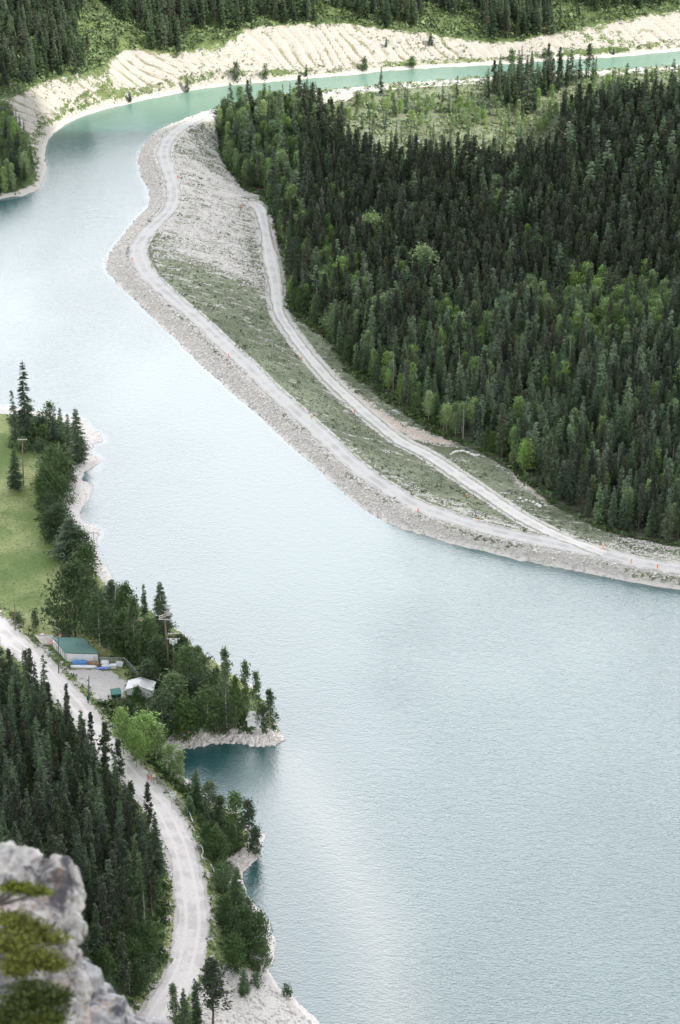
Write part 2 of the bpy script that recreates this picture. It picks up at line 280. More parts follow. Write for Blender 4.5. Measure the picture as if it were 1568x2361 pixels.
# ------------------------------------------------------------------ materials
def mat(name):
    m = bpy.data.materials.new(name); m.use_nodes = True; t = m.node_tree; b = t.nodes['Principled BSDF']; b.inputs['Roughness'].default_value = 0.85
    b.inputs['Specular IOR Level'].default_value = 0.25; return m, t, b
def noise_n(t, scale, detail=4, vec=None, rough=0.55, dist_=0.0):
    n = N(t, 'ShaderNodeTexNoise'); n.inputs['Scale'].default_value = scale; n.inputs['Detail'].default_value = detail; n.inputs['Roughness'].default_value = rough
    n.inputs['Distortion'].default_value = dist_
    if vec: L(t, vec, n.inputs['Vector'])
    return n.outputs[0]
def mrange(t, v, a, b, c=0.0, d=1.0, smooth_=True):
    n = N(t, 'ShaderNodeMapRange', interpolation_type='SMOOTHSTEP' if smooth_ else 'LINEAR'); n.inputs[1].default_value = a; n.inputs[2].default_value = b; n.inputs[3].default_value = c; n.inputs[4].default_value = d
    L(t, v, n.inputs[0]); return n.outputs[0]
def mixc(t, f, a, b):
    n = N(t, 'ShaderNodeMix', data_type='RGBA')
    if isinstance(f, float): n.inputs[0].default_value = f
    else: L(t, f, n.inputs[0])
    for s, v in ((6, a), (7, b)):
        if isinstance(v, tuple): n.inputs[s].default_value = (*v, 1)
        else: L(t, v, n.inputs[s])
    return n.outputs[2]
def math_n(t, op, a, b=None):
    n = N(t, 'ShaderNodeMath', operation=op)
    for i, v in enumerate((a, b)):
        if v is None: continue
        if isinstance(v, (int, float)): n.inputs[i].default_value = v
        else: L(t, v, n.inputs[i])
    return n.outputs[0]
def attr(t, name): n = N(t, 'ShaderNodeAttribute', attribute_name=name); return n.outputs['Fac']
def wcoord(t, scale=(1, 1, 1), rot=(0, 0, 0)):
    g = N(t, 'ShaderNodeNewGeometry'); m = N(t, 'ShaderNodeMapping'); m.inputs['Scale'].default_value = scale; m.inputs['Rotation'].default_value = rot
    L(t, g.outputs['Position'], m.inputs[0]); return m.outputs[0]
def bump(t, b, h, strength, dist_=0.3):
    n = N(t, 'ShaderNodeBump'); n.inputs['Strength'].default_value = strength; n.inputs['Distance'].default_value = dist_
    L(t, h, n.inputs['Height']); L(t, n.outputs[0], b.inputs['Normal']); return n
def flat(name, c, rough=0.7, var=0.12, scale=6.0, metal=0.0, c2=None):
    m, t, b = mat(name); v = noise_n(t, scale, 4)
    lo = tuple(x * (1 - var) for x in c); hi = c2 if c2 else tuple(min(1, x * (1 + var)) for x in c)
    L(t, mixc(t, mrange(t, v, 0.35, 0.65), lo, hi), b.inputs['Base Color']); b.inputs['Roughness'].default_value = rough; b.inputs['Metallic'].default_value = metal
    return m
def ground_mat(name, stone, stone2, grass1, grass2, floor, aniso=(1, 1, 1), rot=(0, 0, 0), ribs=False, patch=0.5):
    m, t, b = mat(name); wc = wcoord(t, aniso, rot); wi = wcoord(t)
    n1 = noise_n(t, 0.30, 5, wc, 0.62); n2 = noise_n(t, 1.3, 4, wc, 0.6); n3 = noise_n(t, 0.05, 3, wi); n4 = noise_n(t, 3.0, 3, wi)
    a_gr = attr(t, 'grass'); a_fo = attr(t, 'forest_floor'); a_pk = attr(t, 'bare_soil'); a_sh = attr(t, 'shoulder'); a_z = attr(t, 'height')
    nn = math_n(t, 'ADD', math_n(t, 'MULTIPLY', n1, 0.6), math_n(t, 'MULTIPLY', n2, 0.4))
    thr = math_n(t, 'ADD', math_n(t, 'SUBTRACT', a_gr, 0.5), math_n(t, 'MULTIPLY', math_n(t, 'SUBTRACT', nn, 0.5), 2.6))
    f = mrange(t, thr, -0.12, 0.14)
    st = mixc(t, mrange(t, n4, 0.3, 0.7), stone, stone2)
    st = mixc(t, math_n(t, 'MULTIPLY', mrange(t, n2, 0.60, 0.72), 0.30), st, tuple(x * 0.45 for x in stone2))
    st = mixc(t, a_pk, st, (0.50, 0.38, 0.29))
    gc = mixc(t, mrange(t, n3, 0.35, 0.65), grass1, grass2)
    gc = mixc(t, math_n(t, 'MULTIPLY', mrange(t, n2, 0.46, 0.62), 0.5), gc, tuple(x * 0.5 for x in grass1))
    c = mixc(t, f, st, gc)
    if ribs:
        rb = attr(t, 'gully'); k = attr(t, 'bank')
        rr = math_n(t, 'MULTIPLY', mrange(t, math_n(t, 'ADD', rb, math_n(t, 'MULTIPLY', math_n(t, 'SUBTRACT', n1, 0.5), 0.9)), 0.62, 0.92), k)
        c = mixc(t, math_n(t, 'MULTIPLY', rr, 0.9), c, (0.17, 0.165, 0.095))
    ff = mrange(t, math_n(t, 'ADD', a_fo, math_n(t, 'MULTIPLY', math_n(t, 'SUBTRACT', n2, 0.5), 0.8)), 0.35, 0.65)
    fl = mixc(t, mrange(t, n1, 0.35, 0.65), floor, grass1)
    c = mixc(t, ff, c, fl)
    sf = mrange(t, math_n(t, 'ADD', a_sh, math_n(t, 'MULTIPLY', math_n(t, 'SUBTRACT', n2, 0.5), 1.1)), 0.4, 0.7)
    c = mixc(t, sf, c, mixc(t, n4, tuple(x * 0.8 for x in stone), stone))
    wet = mrange(t, math_n(t, 'ADD', a_z, math_n(t, 'MULTIPLY', n4, 0.15)), 0.02, 0.14)
    dry = mixc(t, mrange(t, a_z, 0.5, 1.0), mixc(t, n4, tuple(x * 1.15 for x in stone), stone), c)
    c = mixc(t, wet, tuple(x * 0.30 for x in stone), dry)
    L(t, c, b.inputs['Base Color'])
    hgt = math_n(t, 'ADD', n2, math_n(t, 'MULTIPLY', n4, 0.5)); bump(t, b, hgt, 0.9, 0.5); return m
M = {}
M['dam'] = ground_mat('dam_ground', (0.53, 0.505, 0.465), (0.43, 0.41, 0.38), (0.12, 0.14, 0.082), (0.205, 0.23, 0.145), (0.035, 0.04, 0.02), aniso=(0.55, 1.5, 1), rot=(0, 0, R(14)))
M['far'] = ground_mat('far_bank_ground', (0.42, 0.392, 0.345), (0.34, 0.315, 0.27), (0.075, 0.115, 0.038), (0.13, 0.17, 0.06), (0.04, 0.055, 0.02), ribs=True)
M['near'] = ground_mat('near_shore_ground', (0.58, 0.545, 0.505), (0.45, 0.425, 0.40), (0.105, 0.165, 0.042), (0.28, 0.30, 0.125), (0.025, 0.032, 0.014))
def gravel(name, c1, c2, green=(0.12, 0.13, 0.06), edge=0.8):
    m, t, b = mat(name); wi = wcoord(t); u = attr(t, 'across'); n4 = noise_n(t, 2.5, 4, wi); n1 = noise_n(t, 0.25, 4, wi); n5 = noise_n(t, 0.9, 3, wcoord(t, (1, 0.25, 1)))
    c = mixc(t, mrange(t, n4, 0.25, 0.75), c1, c2)
    c = mixc(t, math_n(t, 'MULTIPLY', mrange(t, n1, 0.42, 0.62), 0.5), c, tuple(x * 0.70 for x in c1))
    au = math_n(t, 'ABSOLUTE', u)                                  # two wheel tracks, paler and smoother
    tr = math_n(t, 'SUBTRACT', 1.0, mrange(t, math_n(t, 'ABSOLUTE', math_n(t, 'SUBTRACT', au, 0.42)), 0.05, 0.2))
    c = mixc(t, math_n(t, 'MULTIPLY', math_n(t, 'MULTIPLY', tr, mrange(t, n1, 0.3, 0.6, 0.15, 1.0)), 0.38), c, tuple(min(1, x * 1.22) for x in c2))
    ed = mrange(t, math_n(t, 'ADD', au, math_n(t, 'MULTIPLY', math_n(t, 'SUBTRACT', n5, 0.5), 0.7)), edge, edge + 0.22)
    c = mixc(t, math_n(t, 'MULTIPLY', ed, 0.6), c, green)
    L(t, c, b.inputs['Base Color']); bump(t, b, n4, 0.5, 0.15); return m
M['dam_road'] = gravel('dam_road_gravel', (0.37, 0.36, 0.345), (0.45, 0.44, 0.42))
M['track'] = gravel('track_gravel', (0.44, 0.425, 0.40), (0.52, 0.505, 0.475), edge=0.66)
M['near_road'] = gravel('near_road_gravel', (0.56, 0.525, 0.49), (0.66, 0.62, 0.58), green=(0.2, 0.2, 0.12), edge=0.9)

def foliage(name, c1, c2, trans=0.0, hue_var=0.35):
    m, t, b = mat(name); oi = N(t, 'ShaderNodeObjectInfo'); tn = attr(t, 'tone')
    c = mixc(t, oi.outputs['Random'], c1, c2)
    hs = N(t, 'ShaderNodeHueSaturation'); L(t, c, hs.inputs['Color'])
    v = math_n(t, 'ADD', math_n(t, 'MULTIPLY', tn, 1.0), 0.5); L(t, v, hs.inputs['Value'])
    r2 = math_n(t, 'FRACT', math_n(t, 'MULTIPLY', oi.outputs['Random'], 7.31)); L(t, mrange(t, r2, 0, 1, 0.75, 1.1, False), hs.inputs['Saturation'])
    L(t, hs.outputs[0], b.inputs['Base Color']); b.inputs['Roughness'].default_value = 0.75; b.inputs['Specular IOR Level'].default_value = 0.2
    if trans:
        tr = N(t, 'ShaderNodeBsdfTranslucent'); L(t, hs.outputs[0], tr.inputs['Color']); ms = N(t, 'ShaderNodeMixShader'); ms.inputs[0].default_value = trans
        L(t, b.outputs[0], ms.inputs[1]); L(t, tr.outputs[0], ms.inputs[2]); L(t, ms.outputs[0], t.nodes['Material Output'].inputs[0])
    return m
M['spruce'] = foliage('spruce_needles', (0.030, 0.055, 0.027), (0.078, 0.118, 0.055))
M['pine'] = foliage('pine_needles', (0.032, 0.046, 0.025), (0.072, 0.090, 0.050))
M['aspen'] = foliage('aspen_leaves', (0.12, 0.20, 0.065), (0.25, 0.37, 0.125), 0.3)
M['poplar'] = foliage('poplar_leaves', (0.055, 0.095, 0.038), (0.105, 0.165, 0.062), 0.2)
M['shrub'] = foliage('shrub_leaves', (0.045, 0.078, 0.030), (0.090, 0.145, 0.052), 0.2)
M['larch'] = foliage('young_spruce_needles', (0.075, 0.125, 0.062), (0.12, 0.18, 0.09))
M['bark'] = flat('dark_bark', (0.10, 0.085, 0.07), 0.9, 0.3, 3); M['pale_bark'] = flat('pale_bark', (0.36, 0.34, 0.29), 0.85, 0.3, 2)
M['dead'] = flat('dead_wood', (0.30, 0.28, 0.26), 0.9, 0.2, 2)
M['rubble'] = None

# ------------------------------------------------------------------ mesh helpers
def mesh(name, V, Fc, m=None, attrs=None, smooth_=False, domains=None):
    me = bpy.data.meshes.new(name); V = np.asarray(V, np.float32); me.vertices.add(len(V)); me.vertices.foreach_set('co', V.ravel())
    if isinstance(Fc, np.ndarray):
        k = Fc.shape[1]; n = len(Fc); me.loops.add(n * k); me.loops.foreach_set('vertex_index', Fc.astype(np.int32).ravel())
        me.polygons.add(n); me.polygons.foreach_set('loop_start', (np.arange(n) * k).astype(np.int32)); me.polygons.foreach_set('loop_total', np.full(n, k, np.int32))
    else:
        tot = [len(f) for f in Fc]; flat_ = [i for f in Fc for i in f]; me.loops.add(len(flat_)); me.loops.foreach_set('vertex_index', flat_)
        me.polygons.add(len(Fc)); me.polygons.foreach_set('loop_start', list(np.cumsum([0] + tot[:-1]))); me.polygons.foreach_set('loop_total', tot)
    me.update(calc_edges=True); me.validate()
    if smooth_: me.polygons.foreach_set('use_smooth', np.ones(len(me.polygons), bool))
    else: me.polygons.foreach_set('use_smooth', np.zeros(len(me.polygons), bool))
    for a, v in (attrs or {}).items():
        dom = (domains or {}).get(a, 'POINT'); at_ = me.attributes.new(a, 'FLOAT', dom); at_.data.foreach_set('value', np.asarray(v, np.float32))
    if m: me.materials.append(m)
    return me
def obj(name, me, parent=None, loc=None, **props):
    o = bpy.data.objects.new(name, me); col.objects.link(o)
    if parent: o.parent = parent
    if loc is not None: o.location = loc
    for k, v in props.items():
        if v is not None: o[k] = v
    return o
def thing(name, label, cat, loc=(0, 0, 0), rz=0, group=None):
    o = bpy.data.objects.new(name, None); col.objects.link(o); o.location = loc; o.rotation_euler = (0, 0, rz); o.empty_display_size = 0.3
    o['label'] = label; o['category'] = cat
    if group: o['group'] = group
    return o
class MB:
    def __init__(s): s.V = []; s.F = []
    def add(s, V, Fc):
        k = len(s.V); s.V += [tuple(v) for v in V]; s.F += [[i + k for i in f] for f in Fc]; return s
    def box(s, c, d, rot=None, taper=1.0):
        x, y, z = [q / 2 for q in d]; P_ = [Vector((a * x * (taper if e > 0 else 1), b_ * y * (taper if e > 0 else 1), e * z)) for e in (-1, 1) for a, b_ in ((-1, -1), (1, -1), (1, 1), (-1, 1))]
        if rot is not None: P_ = [rot @ q for q in P_]
        return s.add([Vector(c) + q for q in P_], [[3, 2, 1, 0], [4, 5, 6, 7], [0, 1, 5, 4], [1, 2, 6, 5], [2, 3, 7, 6], [3, 0, 4, 7]])
    def tube(s, pts, r, n=8):
        pts = [Vector(p_) for p_ in pts]; rs = r if isinstance(r, (list, tuple)) else [r] * len(pts); V = []; Fc = []
        for i, p_ in enumerate(pts):
            d = (pts[min(i + 1, len(pts) - 1)] - pts[max(i - 1, 0)]).normalized(); a = d.orthogonal().normalized(); b_ = d.cross(a)
            if abs(d.z) < 0.98: a = d.cross(Vector((0, 0, 1))).normalized(); b_ = d.cross(a)
            V += [p_ + (a * math.cos(2 * PI * k / n) + b_ * math.sin(2 * PI * k / n)) * rs[i] for k in range(n)]
        for i in range(len(pts) - 1):
            for k in range(n): Fc.append([i * n + k, i * n + (k + 1) % n, (i + 1) * n + (k + 1) % n, (i + 1) * n + k])
        Fc.append(list(range(n))[::-1]); Fc.append([(len(pts) - 1) * n + k for k in range(n)]); return s.add(V, Fc)
    def build(s, name, m, parent=None, smooth_=False, **props):
        me = mesh(name, np.array(s.V), s.F, m, smooth_=smooth_); return obj(name, me, parent, **props)

# ------------------------------------------------------------------ the cloud that keeps the near valley in shade
CZ = 900.0
shade = at(np.array([-500, -60, 60, 130, 330, 480, 600, 720, 835, 1000, 1270, 1290, 1400, 1900], float), np.array([262, 262, 292, 318, 300, 290, 292, 318, 372, 378, 372, 262, 232, 205], float), 0)
shp = np.vstack([shade, [[700, shade[-1][1]], [700, 120], [-500, 120]]])
off = np.array([sdir.x, sdir.y]) * CZ / sdir.z; cpoly = shp + off
cx_, cy_ = np.meshgrid(np.arange(cpoly[:, 0].min() - 20, cpoly[:, 0].max() + 20, 8), np.arange(cpoly[:, 1].min() - 20, cpoly[:, 1].max() + 20, 8))
cdist = dist(np.vstack([cpoly, cpoly[:1]]), cx_, cy_); cdist = np.where(inside(cpoly, cx_, cy_), cdist, -cdist) + (fbm(cx_, cy_, 40, 8) - 0.5) * 14
th = np.sqrt(np.clip(cdist, 0, 120) / 120); cok = cdist > -6; ctop = CZ + 2 + 55 * th + (fbm(cx_, cy_, 60, 3) - 0.5) * 40 * th; cbot = CZ - 2 - 14 * th + (fbm(cx_, cy_, 70, 4) - 0.5) * 14 * th
idx = np.arange(cx_.size).reshape(cx_.shape); ccell = cok[:-1, :-1] & cok[1:, :-1] & cok[:-1, 1:] & cok[1:, 1:]; j, i = np.nonzero(ccell)
Fq = np.stack([idx[j, i], idx[j, i + 1], idx[j + 1, i + 1], idx[j + 1, i]], 1); nv = cx_.size
cm_, ct, cb = mat('cloud'); cb.inputs['Base Color'].default_value = (0.85, 0.86, 0.88, 1); cb.inputs['Roughness'].default_value = 1
trn = N(ct, 'ShaderNodeBsdfTranslucent'); trn.inputs[0].default_value = (0.30, 0.31, 0.32, 1); cms = N(ct, 'ShaderNodeMixShader'); cms.inputs[0].default_value = 0.5; L(ct, cb.outputs[0], cms.inputs[1]); L(ct, trn.outputs[0], cms.inputs[2]); L(ct, cms.outputs[0], ct.nodes['Material Output'].inputs[0])
Vc = np.vstack([np.stack([cx_.ravel(), cy_.ravel(), ctop.ravel()], 1), np.stack([cx_.ravel(), cy_.ravel(), cbot.ravel()], 1)]); Fa = np.vstack([Fq, Fq[:, ::-1] + nv]); used, inv = np.unique(Fa, return_inverse=True)
obj('cloud', mesh('cloud', Vc[used], inv.reshape(-1, 4), cm_, smooth_=True), kind='structure')
# ------------------------------------------------------------------ ground sheets
f_all = GY * cp - (Z - CAM_H) * sp; px_all = np.abs(GX) / f_all * F_PX
_, py_all, _ = to_px(GX, GY, Z)
keep = (px_all < 340 + 130) & (py_all > -420) & (py_all < 2361 + 300)
def sheet(name, mask, m, extra=None):
    k = mask & keep; cell = k[:-1, :-1] & k[1:, :-1] & k[:-1, 1:] & k[1:, 1:]
    idx = np.arange(NX * NY).reshape(NY, NX); j, i = np.nonzero(cell)
    Fq = np.stack([idx[j, i], idx[j, i + 1], idx[j + 1, i + 1], idx[j + 1, i]], 1); used, inv = np.unique(Fq, return_inverse=True)
    V = np.stack([GX.ravel()[used], GY.ravel()[used], Z.ravel()[used]], 1); g = lambda A: A.ravel()[used]
    pm_ = zone([(200, 1340), (330, 1385), (445, 1478), (520, 1535), (620, 1620), (648, 1690), (560, 1660), (400, 1500), (250, 1400)], 0.5, 1.5) > 0.5
    at_ = {'grass': g(gr), 'forest_floor': g(fo), 'bare_soil': g(pk), 'shoulder': g(sh), 'height': g(np.where(((sd < 4) & ~(pm_ & (sd > 0.7))) | water_m, Z, 10.0))}
    if extra: at_.update({a: g(v) for a, v in extra.items()})
    me = mesh(name, V, inv.reshape(-1, 4), m, at_, True); return obj(name, me, kind='structure')
nearest = np.argmin(np.stack([sd_far, sd_dam, sd_near]), 0)
lakeside = water_m & (sd < 7)
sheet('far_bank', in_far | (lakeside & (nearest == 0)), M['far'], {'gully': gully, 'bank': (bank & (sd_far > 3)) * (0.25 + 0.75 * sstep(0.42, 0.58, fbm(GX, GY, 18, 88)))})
sheet('dam_embankment', in_dam | (lakeside & (nearest == 1)), M['dam'])
sheet('near_shore', in_near | (lakeside & (nearest == 2)), M['near'])
vf = mesh('valley_floor', [(-4000, -1500, -14), (4000, -1500, -14), (4000, 6000, -14), (-4000, 6000, -14)], np.array([[0, 1, 2, 3]]), flat('valley_soil', (0.05, 0.06, 0.035), 1, 0.2, 0.02))
obj('valley_floor', vf, kind='structure')
# the mountainside going on beyond the bank
hx = np.arange(-700, 701, 14.0); hy = np.arange(0, 31) * 20.0; HX, HT = np.meshgrid(hx, hy)
by = np.interp(HX, bank_top[:, 0], bank_top[:, 1]); HYY = np.maximum(by + 60, 950) + HT
HZ = hz(np.clip(HX, -335, 335), np.minimum(HYY, 1188)) * 0 + np.interp(HYY - by, [0, 60, 100, 150, 220, 600], [14, 31, 41, 52, 67, 110]) - 2.0 + (fbm(HX, HYY, 60, 5) - 0.5) * 10 * sstep(0, 60, HT)
idx = np.arange(HX.size).reshape(HX.shape); Fq = np.stack([idx[:-1, :-1], idx[:-1, 1:], idx[1:, 1:], idx[1:, :-1]], -1).reshape(-1, 4)
hm = flat('hillside_cover', (0.035, 0.055, 0.022), 1.0, 0.45, 0.35, c2=(0.06, 0.085, 0.03))
obj('mountainside', mesh('mountainside', np.stack([HX.ravel(), HYY.ravel(), HZ.ravel()], 1), Fq, hm, smooth_=True), kind='structure')

# water sheet
wmask = water_m | (sd < 2.4)
wk = wmask & (np.abs(GX) / np.maximum(GY * cp + CAM_H * sp, 1) * F_PX < 340 + 130)
cell = wk[:-1, :-1] & wk[1:, :-1] & wk[:-1, 1:] & wk[1:, 1:]; idx = np.arange(NX * NY).reshape(NY, NX); j, i = np.nonzero(cell)
Fq = np.stack([idx[j, i], idx[j, i + 1], idx[j + 1, i + 1], idx[j + 1, i]], 1); used, inv = np.unique(Fq, return_inverse=True)
m, t, b = mat('lake_water'); t.nodes.remove(b)
wi = wcoord(t); wl = wcoord(t, (0.8, 1.25, 1), (0, 0, R(20)))
big = noise_n(t, 0.012, 3, wcoord(t, (1, 0.6, 1), (0, 0, R(-35)))); r1 = noise_n(t, 1.5, 3, wl, 0.65); r2 = noise_n(t, 0.5, 2, wl)
hgt = math_n(t, 'ADD', math_n(t, 'MULTIPLY', r1, 0.5), math_n(t, 'MULTIPLY', r2, 0.35))
bp = N(t, 'ShaderNodeBump'); bp.inputs['Distance'].default_value = 0.28; L(t, hgt, bp.inputs['Height']); L(t, math_n(t, 'ADD', mrange(t, big, 0.36, 0.64, 0.45, 0.85), math_n(t, 'MULTIPLY', attr(t, 'ruffle'), 0.8)), bp.inputs['Strength'])
fr = N(t, 'ShaderNodeFresnel'); fr.inputs['IOR'].default_value = 2.2; L(t, bp.outputs[0], fr.inputs['Normal'])
df = N(t, 'ShaderNodeBsdfDiffuse'); shal = mrange(t, attr(t, 'shore_distance'), 0.2, 2.0, 0.22, 0.0); canal_tint = attr(t, 'canal_tint'); beige_streak = attr(t, 'beige_streak'); L(t, mixc(t, math_n(t, 'MULTIPLY', beige_streak, 0.28), mixc(t, canal_tint, mixc(t, shal, mixc(t, mrange(t, big, 0.35, 0.65), (0.022, 0.088, 0.085), (0.015, 0.074, 0.075)), (0.42, 0.44, 0.41)), (0.13, 0.23, 0.175)), (0.40, 0.36, 0.31)), df.inputs['Color'])  # body colour turns paler green towards the canal, beige along one diagonal streak
gl = N(t, 'ShaderNodeBsdfGlossy'); gl.inputs['Roughness'].default_value = 0.07; L(t, bp.outputs[0], gl.inputs['Normal'])
ms = N(t, 'ShaderNodeMixShader'); L(t, fr.outputs[0], ms.inputs[0]); L(t, df.outputs[0], ms.inputs[1]); L(t, gl.outputs[0], ms.inputs[2]); L(t, ms.outputs[0], t.nodes['Material Output'].inputs[0])
V = np.stack([GX.ravel()[used], GY.ravel()[used], np.zeros(len(used))], 1)
obj('lake_water', mesh('lake_water', V, inv.reshape(-1, 4), m, {'ruffle': (sstep(590, 470, GY + (fbm(GX, GY, 40, 33) - .5) * 90) * sstep(-5, 25, GX + (fbm(GX, GY, 30, 34) - .5) * 30)).ravel()[used], 'canal_tint': (sstep(845, 905, GY + GX * 0.1)).ravel()[used], 'beige_streak': zone([(640, 1740), (700, 1730), (820, 1900), (930, 2150), (980, 2420), (850, 2420), (820, 2200), (740, 2000), (660, 1850)], 0, 9).ravel()[used], 'shore_distance': np.where((sd_near < 25) & (GY < 545) & (GX > -90), 6, sd).ravel()[used]}, smooth_=True), kind='structure')

# roads: ribbons laid on the ground
def ribbon(name, p, kind, m, lift=0.05):
    q = dense(p, 0.8); n = normals2(q); wd = road_w(q, kind) / 2; ks = np.linspace(-1, 1, 9)
    wob = (vnoise(q[:, 0], q[:, 1], 2.5, 9) - 0.5) * 0.7; wob2 = (vnoise(q[:, 0], q[:, 1], 2.5, 19) - 0.5) * 0.7; V = []
    for s in ks:
        e = wd * s + (wob if s < 0 else wob2) * abs(s) ** 3; xy = q[:, :2] + n * e[:, None]
        V.append(np.column_stack([xy, hz(xy[:, 0], xy[:, 1]) + lift + 0.02 * (1 - abs(s))]))
    V = np.stack(V, 1); k = len(q); idx = np.arange(k * 9).reshape(k, 9); Fq = np.stack([idx[:-1, :-1], idx[:-1, 1:], idx[1:, 1:], idx[1:, :-1]], -1).reshape(-1, 4)
    vis = to_px(V[..., 0].ravel(), V[..., 1].ravel(), V[..., 2].ravel()); okv = (vis[0] > -250) & (vis[0] < 1820) & (vis[1] < 2600); Fq = Fq[okv[Fq].all(1)]
    me = mesh(name, V.reshape(-1, 3), Fq[:, ::-1], m, {'across': np.tile(ks, k)}, True); return obj(name, me, kind='structure')
ribbon('dam_road', dam_road, 'dam', M['dam_road']); ribbon('lower_track', track, 'track', M['track'], 0.09); ribbon('gravel_road', near_road, 'near', M['near_road'])

# ------------------------------------------------------------------ loose stone and scrub (stuff)
def icosa():
    t_ = (1 + 5 ** 0.5) / 2; V = np.array([(-1, t_, 0), (1, t_, 0), (-1, -t_, 0), (1, -t_, 0), (0, -1, t_), (0, 1, t_), (0, -1, -t_), (0, 1, -t_), (t_, 0, -1), (t_, 0, 1), (-t_, 0, -1), (-t_, 0, 1)], float) / 1.9
    Fc = np.array([(0, 11, 5), (0, 5, 1), (0, 1, 7), (0, 7, 10), (0, 10, 11), (1, 5, 9), (5, 11, 4), (11, 10, 2), (10, 7, 6), (7, 1, 8), (3, 9, 4), (3, 4, 2), (3, 2, 6), (3, 6, 8), (3, 8, 9), (4, 9, 5), (2, 4, 11), (6, 2, 10), (8, 6, 7), (9, 8, 1)]); return V, Fc
IV, IF = icosa()
def rubble(name, xs, ys, size, m, flatn=0.7):
    n = len(xs); V = IV[None] * (1 + rng.uniform(-0.28, 0.28, (n, 12, 1))) * size[:, None, None] * rng.uniform([0.7, 0.7, flatn * 0.7], [1.4, 1.1, flatn * 1.3], (n, 3))[:, None, :]
    a = rng.uniform(0, 2 * PI, n); c, s = np.cos(a)[:, None], np.sin(a)[:, None]; x = V[..., 0] * c - V[..., 1] * s; y = V[..., 0] * s + V[..., 1] * c
    z = hz(xs, ys) + size * 0.15; V = np.stack([x + xs[:, None], y + ys[:, None], V[..., 2] + z[:, None]], -1).reshape(-1, 3)
    Fc = (IF[None] + (np.arange(n) * 12)[:, None, None]).reshape(-1, 3)
    me = mesh(name, V, Fc, m, {'tone': np.repeat(rng.random(n), 20)}, domains={'tone': 'FACE'}); return obj(name, me, kind='stuff')
def stone_mat(name, c1, c2):
    m, t, b = mat(name); c = mixc(t, attr(t, 'tone'), c1, c2); n = noise_n(t, 2.0, 3, wcoord(t))
    L(t, mixc(t, math_n(t, 'MULTIPLY', mrange(t, n, 0.4, 0.7), 0.4), c, tuple(x * 0.6 for x in c1)), b.inputs['Base Color']); b.inputs['Roughness'].default_value = 0.9; return m
M['rip'] = stone_mat('riprap_stone', (0.42, 0.395, 0.36), (0.64, 0.61, 0.56)); M['pale'] = stone_mat('pale_limestone', (0.50, 0.46, 0.42), (0.76, 0.71, 0.66)); M['chalk'] = stone_mat('white_boulder', (0.70, 0.68, 0.64), (0.80, 0.78, 0.74))
def scatter_mask(msk, n, seed=0):
    r = np.random.default_rng(seed); j, i = np.nonzero(msk & keep & (px_all < 350) & (py_all > -20) & (py_all < 2380)); k = r.integers(0, len(j), n)
    return gx[i[k]] + r.uniform(-.5, .5, n), gy[j[k]] + r.uniform(-.5, .5, n)
face_m = in_dam & up & (d_dam > 3.0) & (sd_dam > 0.3) & (sd_dam < 9.5) & (GY < 985)
xs, ys = scatter_mask(face_m, 19000, 1); sz = rng.uniform(0.12, 0.32, len(xs)) * np.where(rng.random(len(xs)) < 0.06, 1.8, 1)
rubble('riprap', xs, ys, sz, M['rip'], 0.75)
down_m = in_dam & (fo < 0.3) & ~up & (gr < 0.62) & (d_dam > 3) & (d_track > 2.6) & (md < 0.3)
xs, ys = scatter_mask(down_m, 7000, 2); rubble('loose_stones', xs, ys, rng.uniform(0.12, 0.36, len(xs)), M['rip'], 0.6)
beach_m = in_near & (sd_near > 0.2) & (sd_near < 2.6) & ~pt_
xs, ys = scatter_mask(beach_m & (GY > 420), 1500, 3); rubble('beach_stones', xs, ys, rng.uniform(0.06, 0.20, len(xs)), M['pale'], 0.6)
cove_m = in_near & (zone([(395, 1700), (480, 1680), (560, 1675), (620, 1690), (665, 1690), (650, 1725), (560, 1725), (400, 1735)], 0.8, 1) > 0.5) & (sd_near < 5.5)
xs, ys = scatter_mask(cove_m, 900, 4); rubble('cove_boulders', xs, ys, rng.uniform(0.28, 0.62, len(xs)), M['pale'], 0.8)
cv2 = in_near & (zone([(540, 2000), (610, 1930), (615, 1960), (570, 2020)], 0.8, 1) > 0.5); xs, ys = scatter_mask(cv2, 260, 5); rubble('point_stones', xs, ys, rng.uniform(0.14, 0.36, len(xs)), M['pale'], 0.8)
cv3 = in_near & (rocky > 0.5); xs, ys = scatter_mask(cv3, 500, 6); rubble('outcrop_stones', xs, ys, rng.uniform(0.10, 0.5, len(xs)), M['rip'], 0.6)
def tufts(name, xs, ys, size, m, k=9):
    n = len(xs); c = np.stack([xs, ys, hz(xs, ys)], 1)[:, None, :] + rng.normal(0, 1, (n, k, 3)) * np.array([0.5, 0.5, 0.12]) * size[:, None, None] + np.array([0, 0, 0.25]) * size[:, None, None]
    V = c[:, :, None, :] + rng.normal(0, 1, (n, k, 3, 3)) * np.array([0.32, 0.32, 0.30]) * size[:, None, None, None]
    V = V.reshape(-1, 3); Fc = np.arange(len(V)).reshape(-1, 3); me = mesh(name, V, Fc, m, {'tone': rng.random(len(Fc))}, domains={'tone': 'FACE'}); return obj(name, me, kind='stuff')
M['scrub'] = foliage('scrub_leaves', (0.095, 0.12, 0.06), (0.12, 0.145, 0.08))
wgt = in_dam & (fo < 0.4) & (d_road > 2.9) & (sd_dam > 4.2) & (gr > 0.3) & (fbm(GX * 0.5, GY * 1.4, 5, 63) + (gr - 0.5) * 0.5 > 0.47) & (md < 0.4)
xs, ys = scatter_mask(wgt, 6500, 11); tufts('scrub', xs, ys, rng.uniform(0.2, 0.6, len(xs)) * (0.8 + 0.8 * (rng.random(len(xs)) < .1)), M['scrub'], 7)
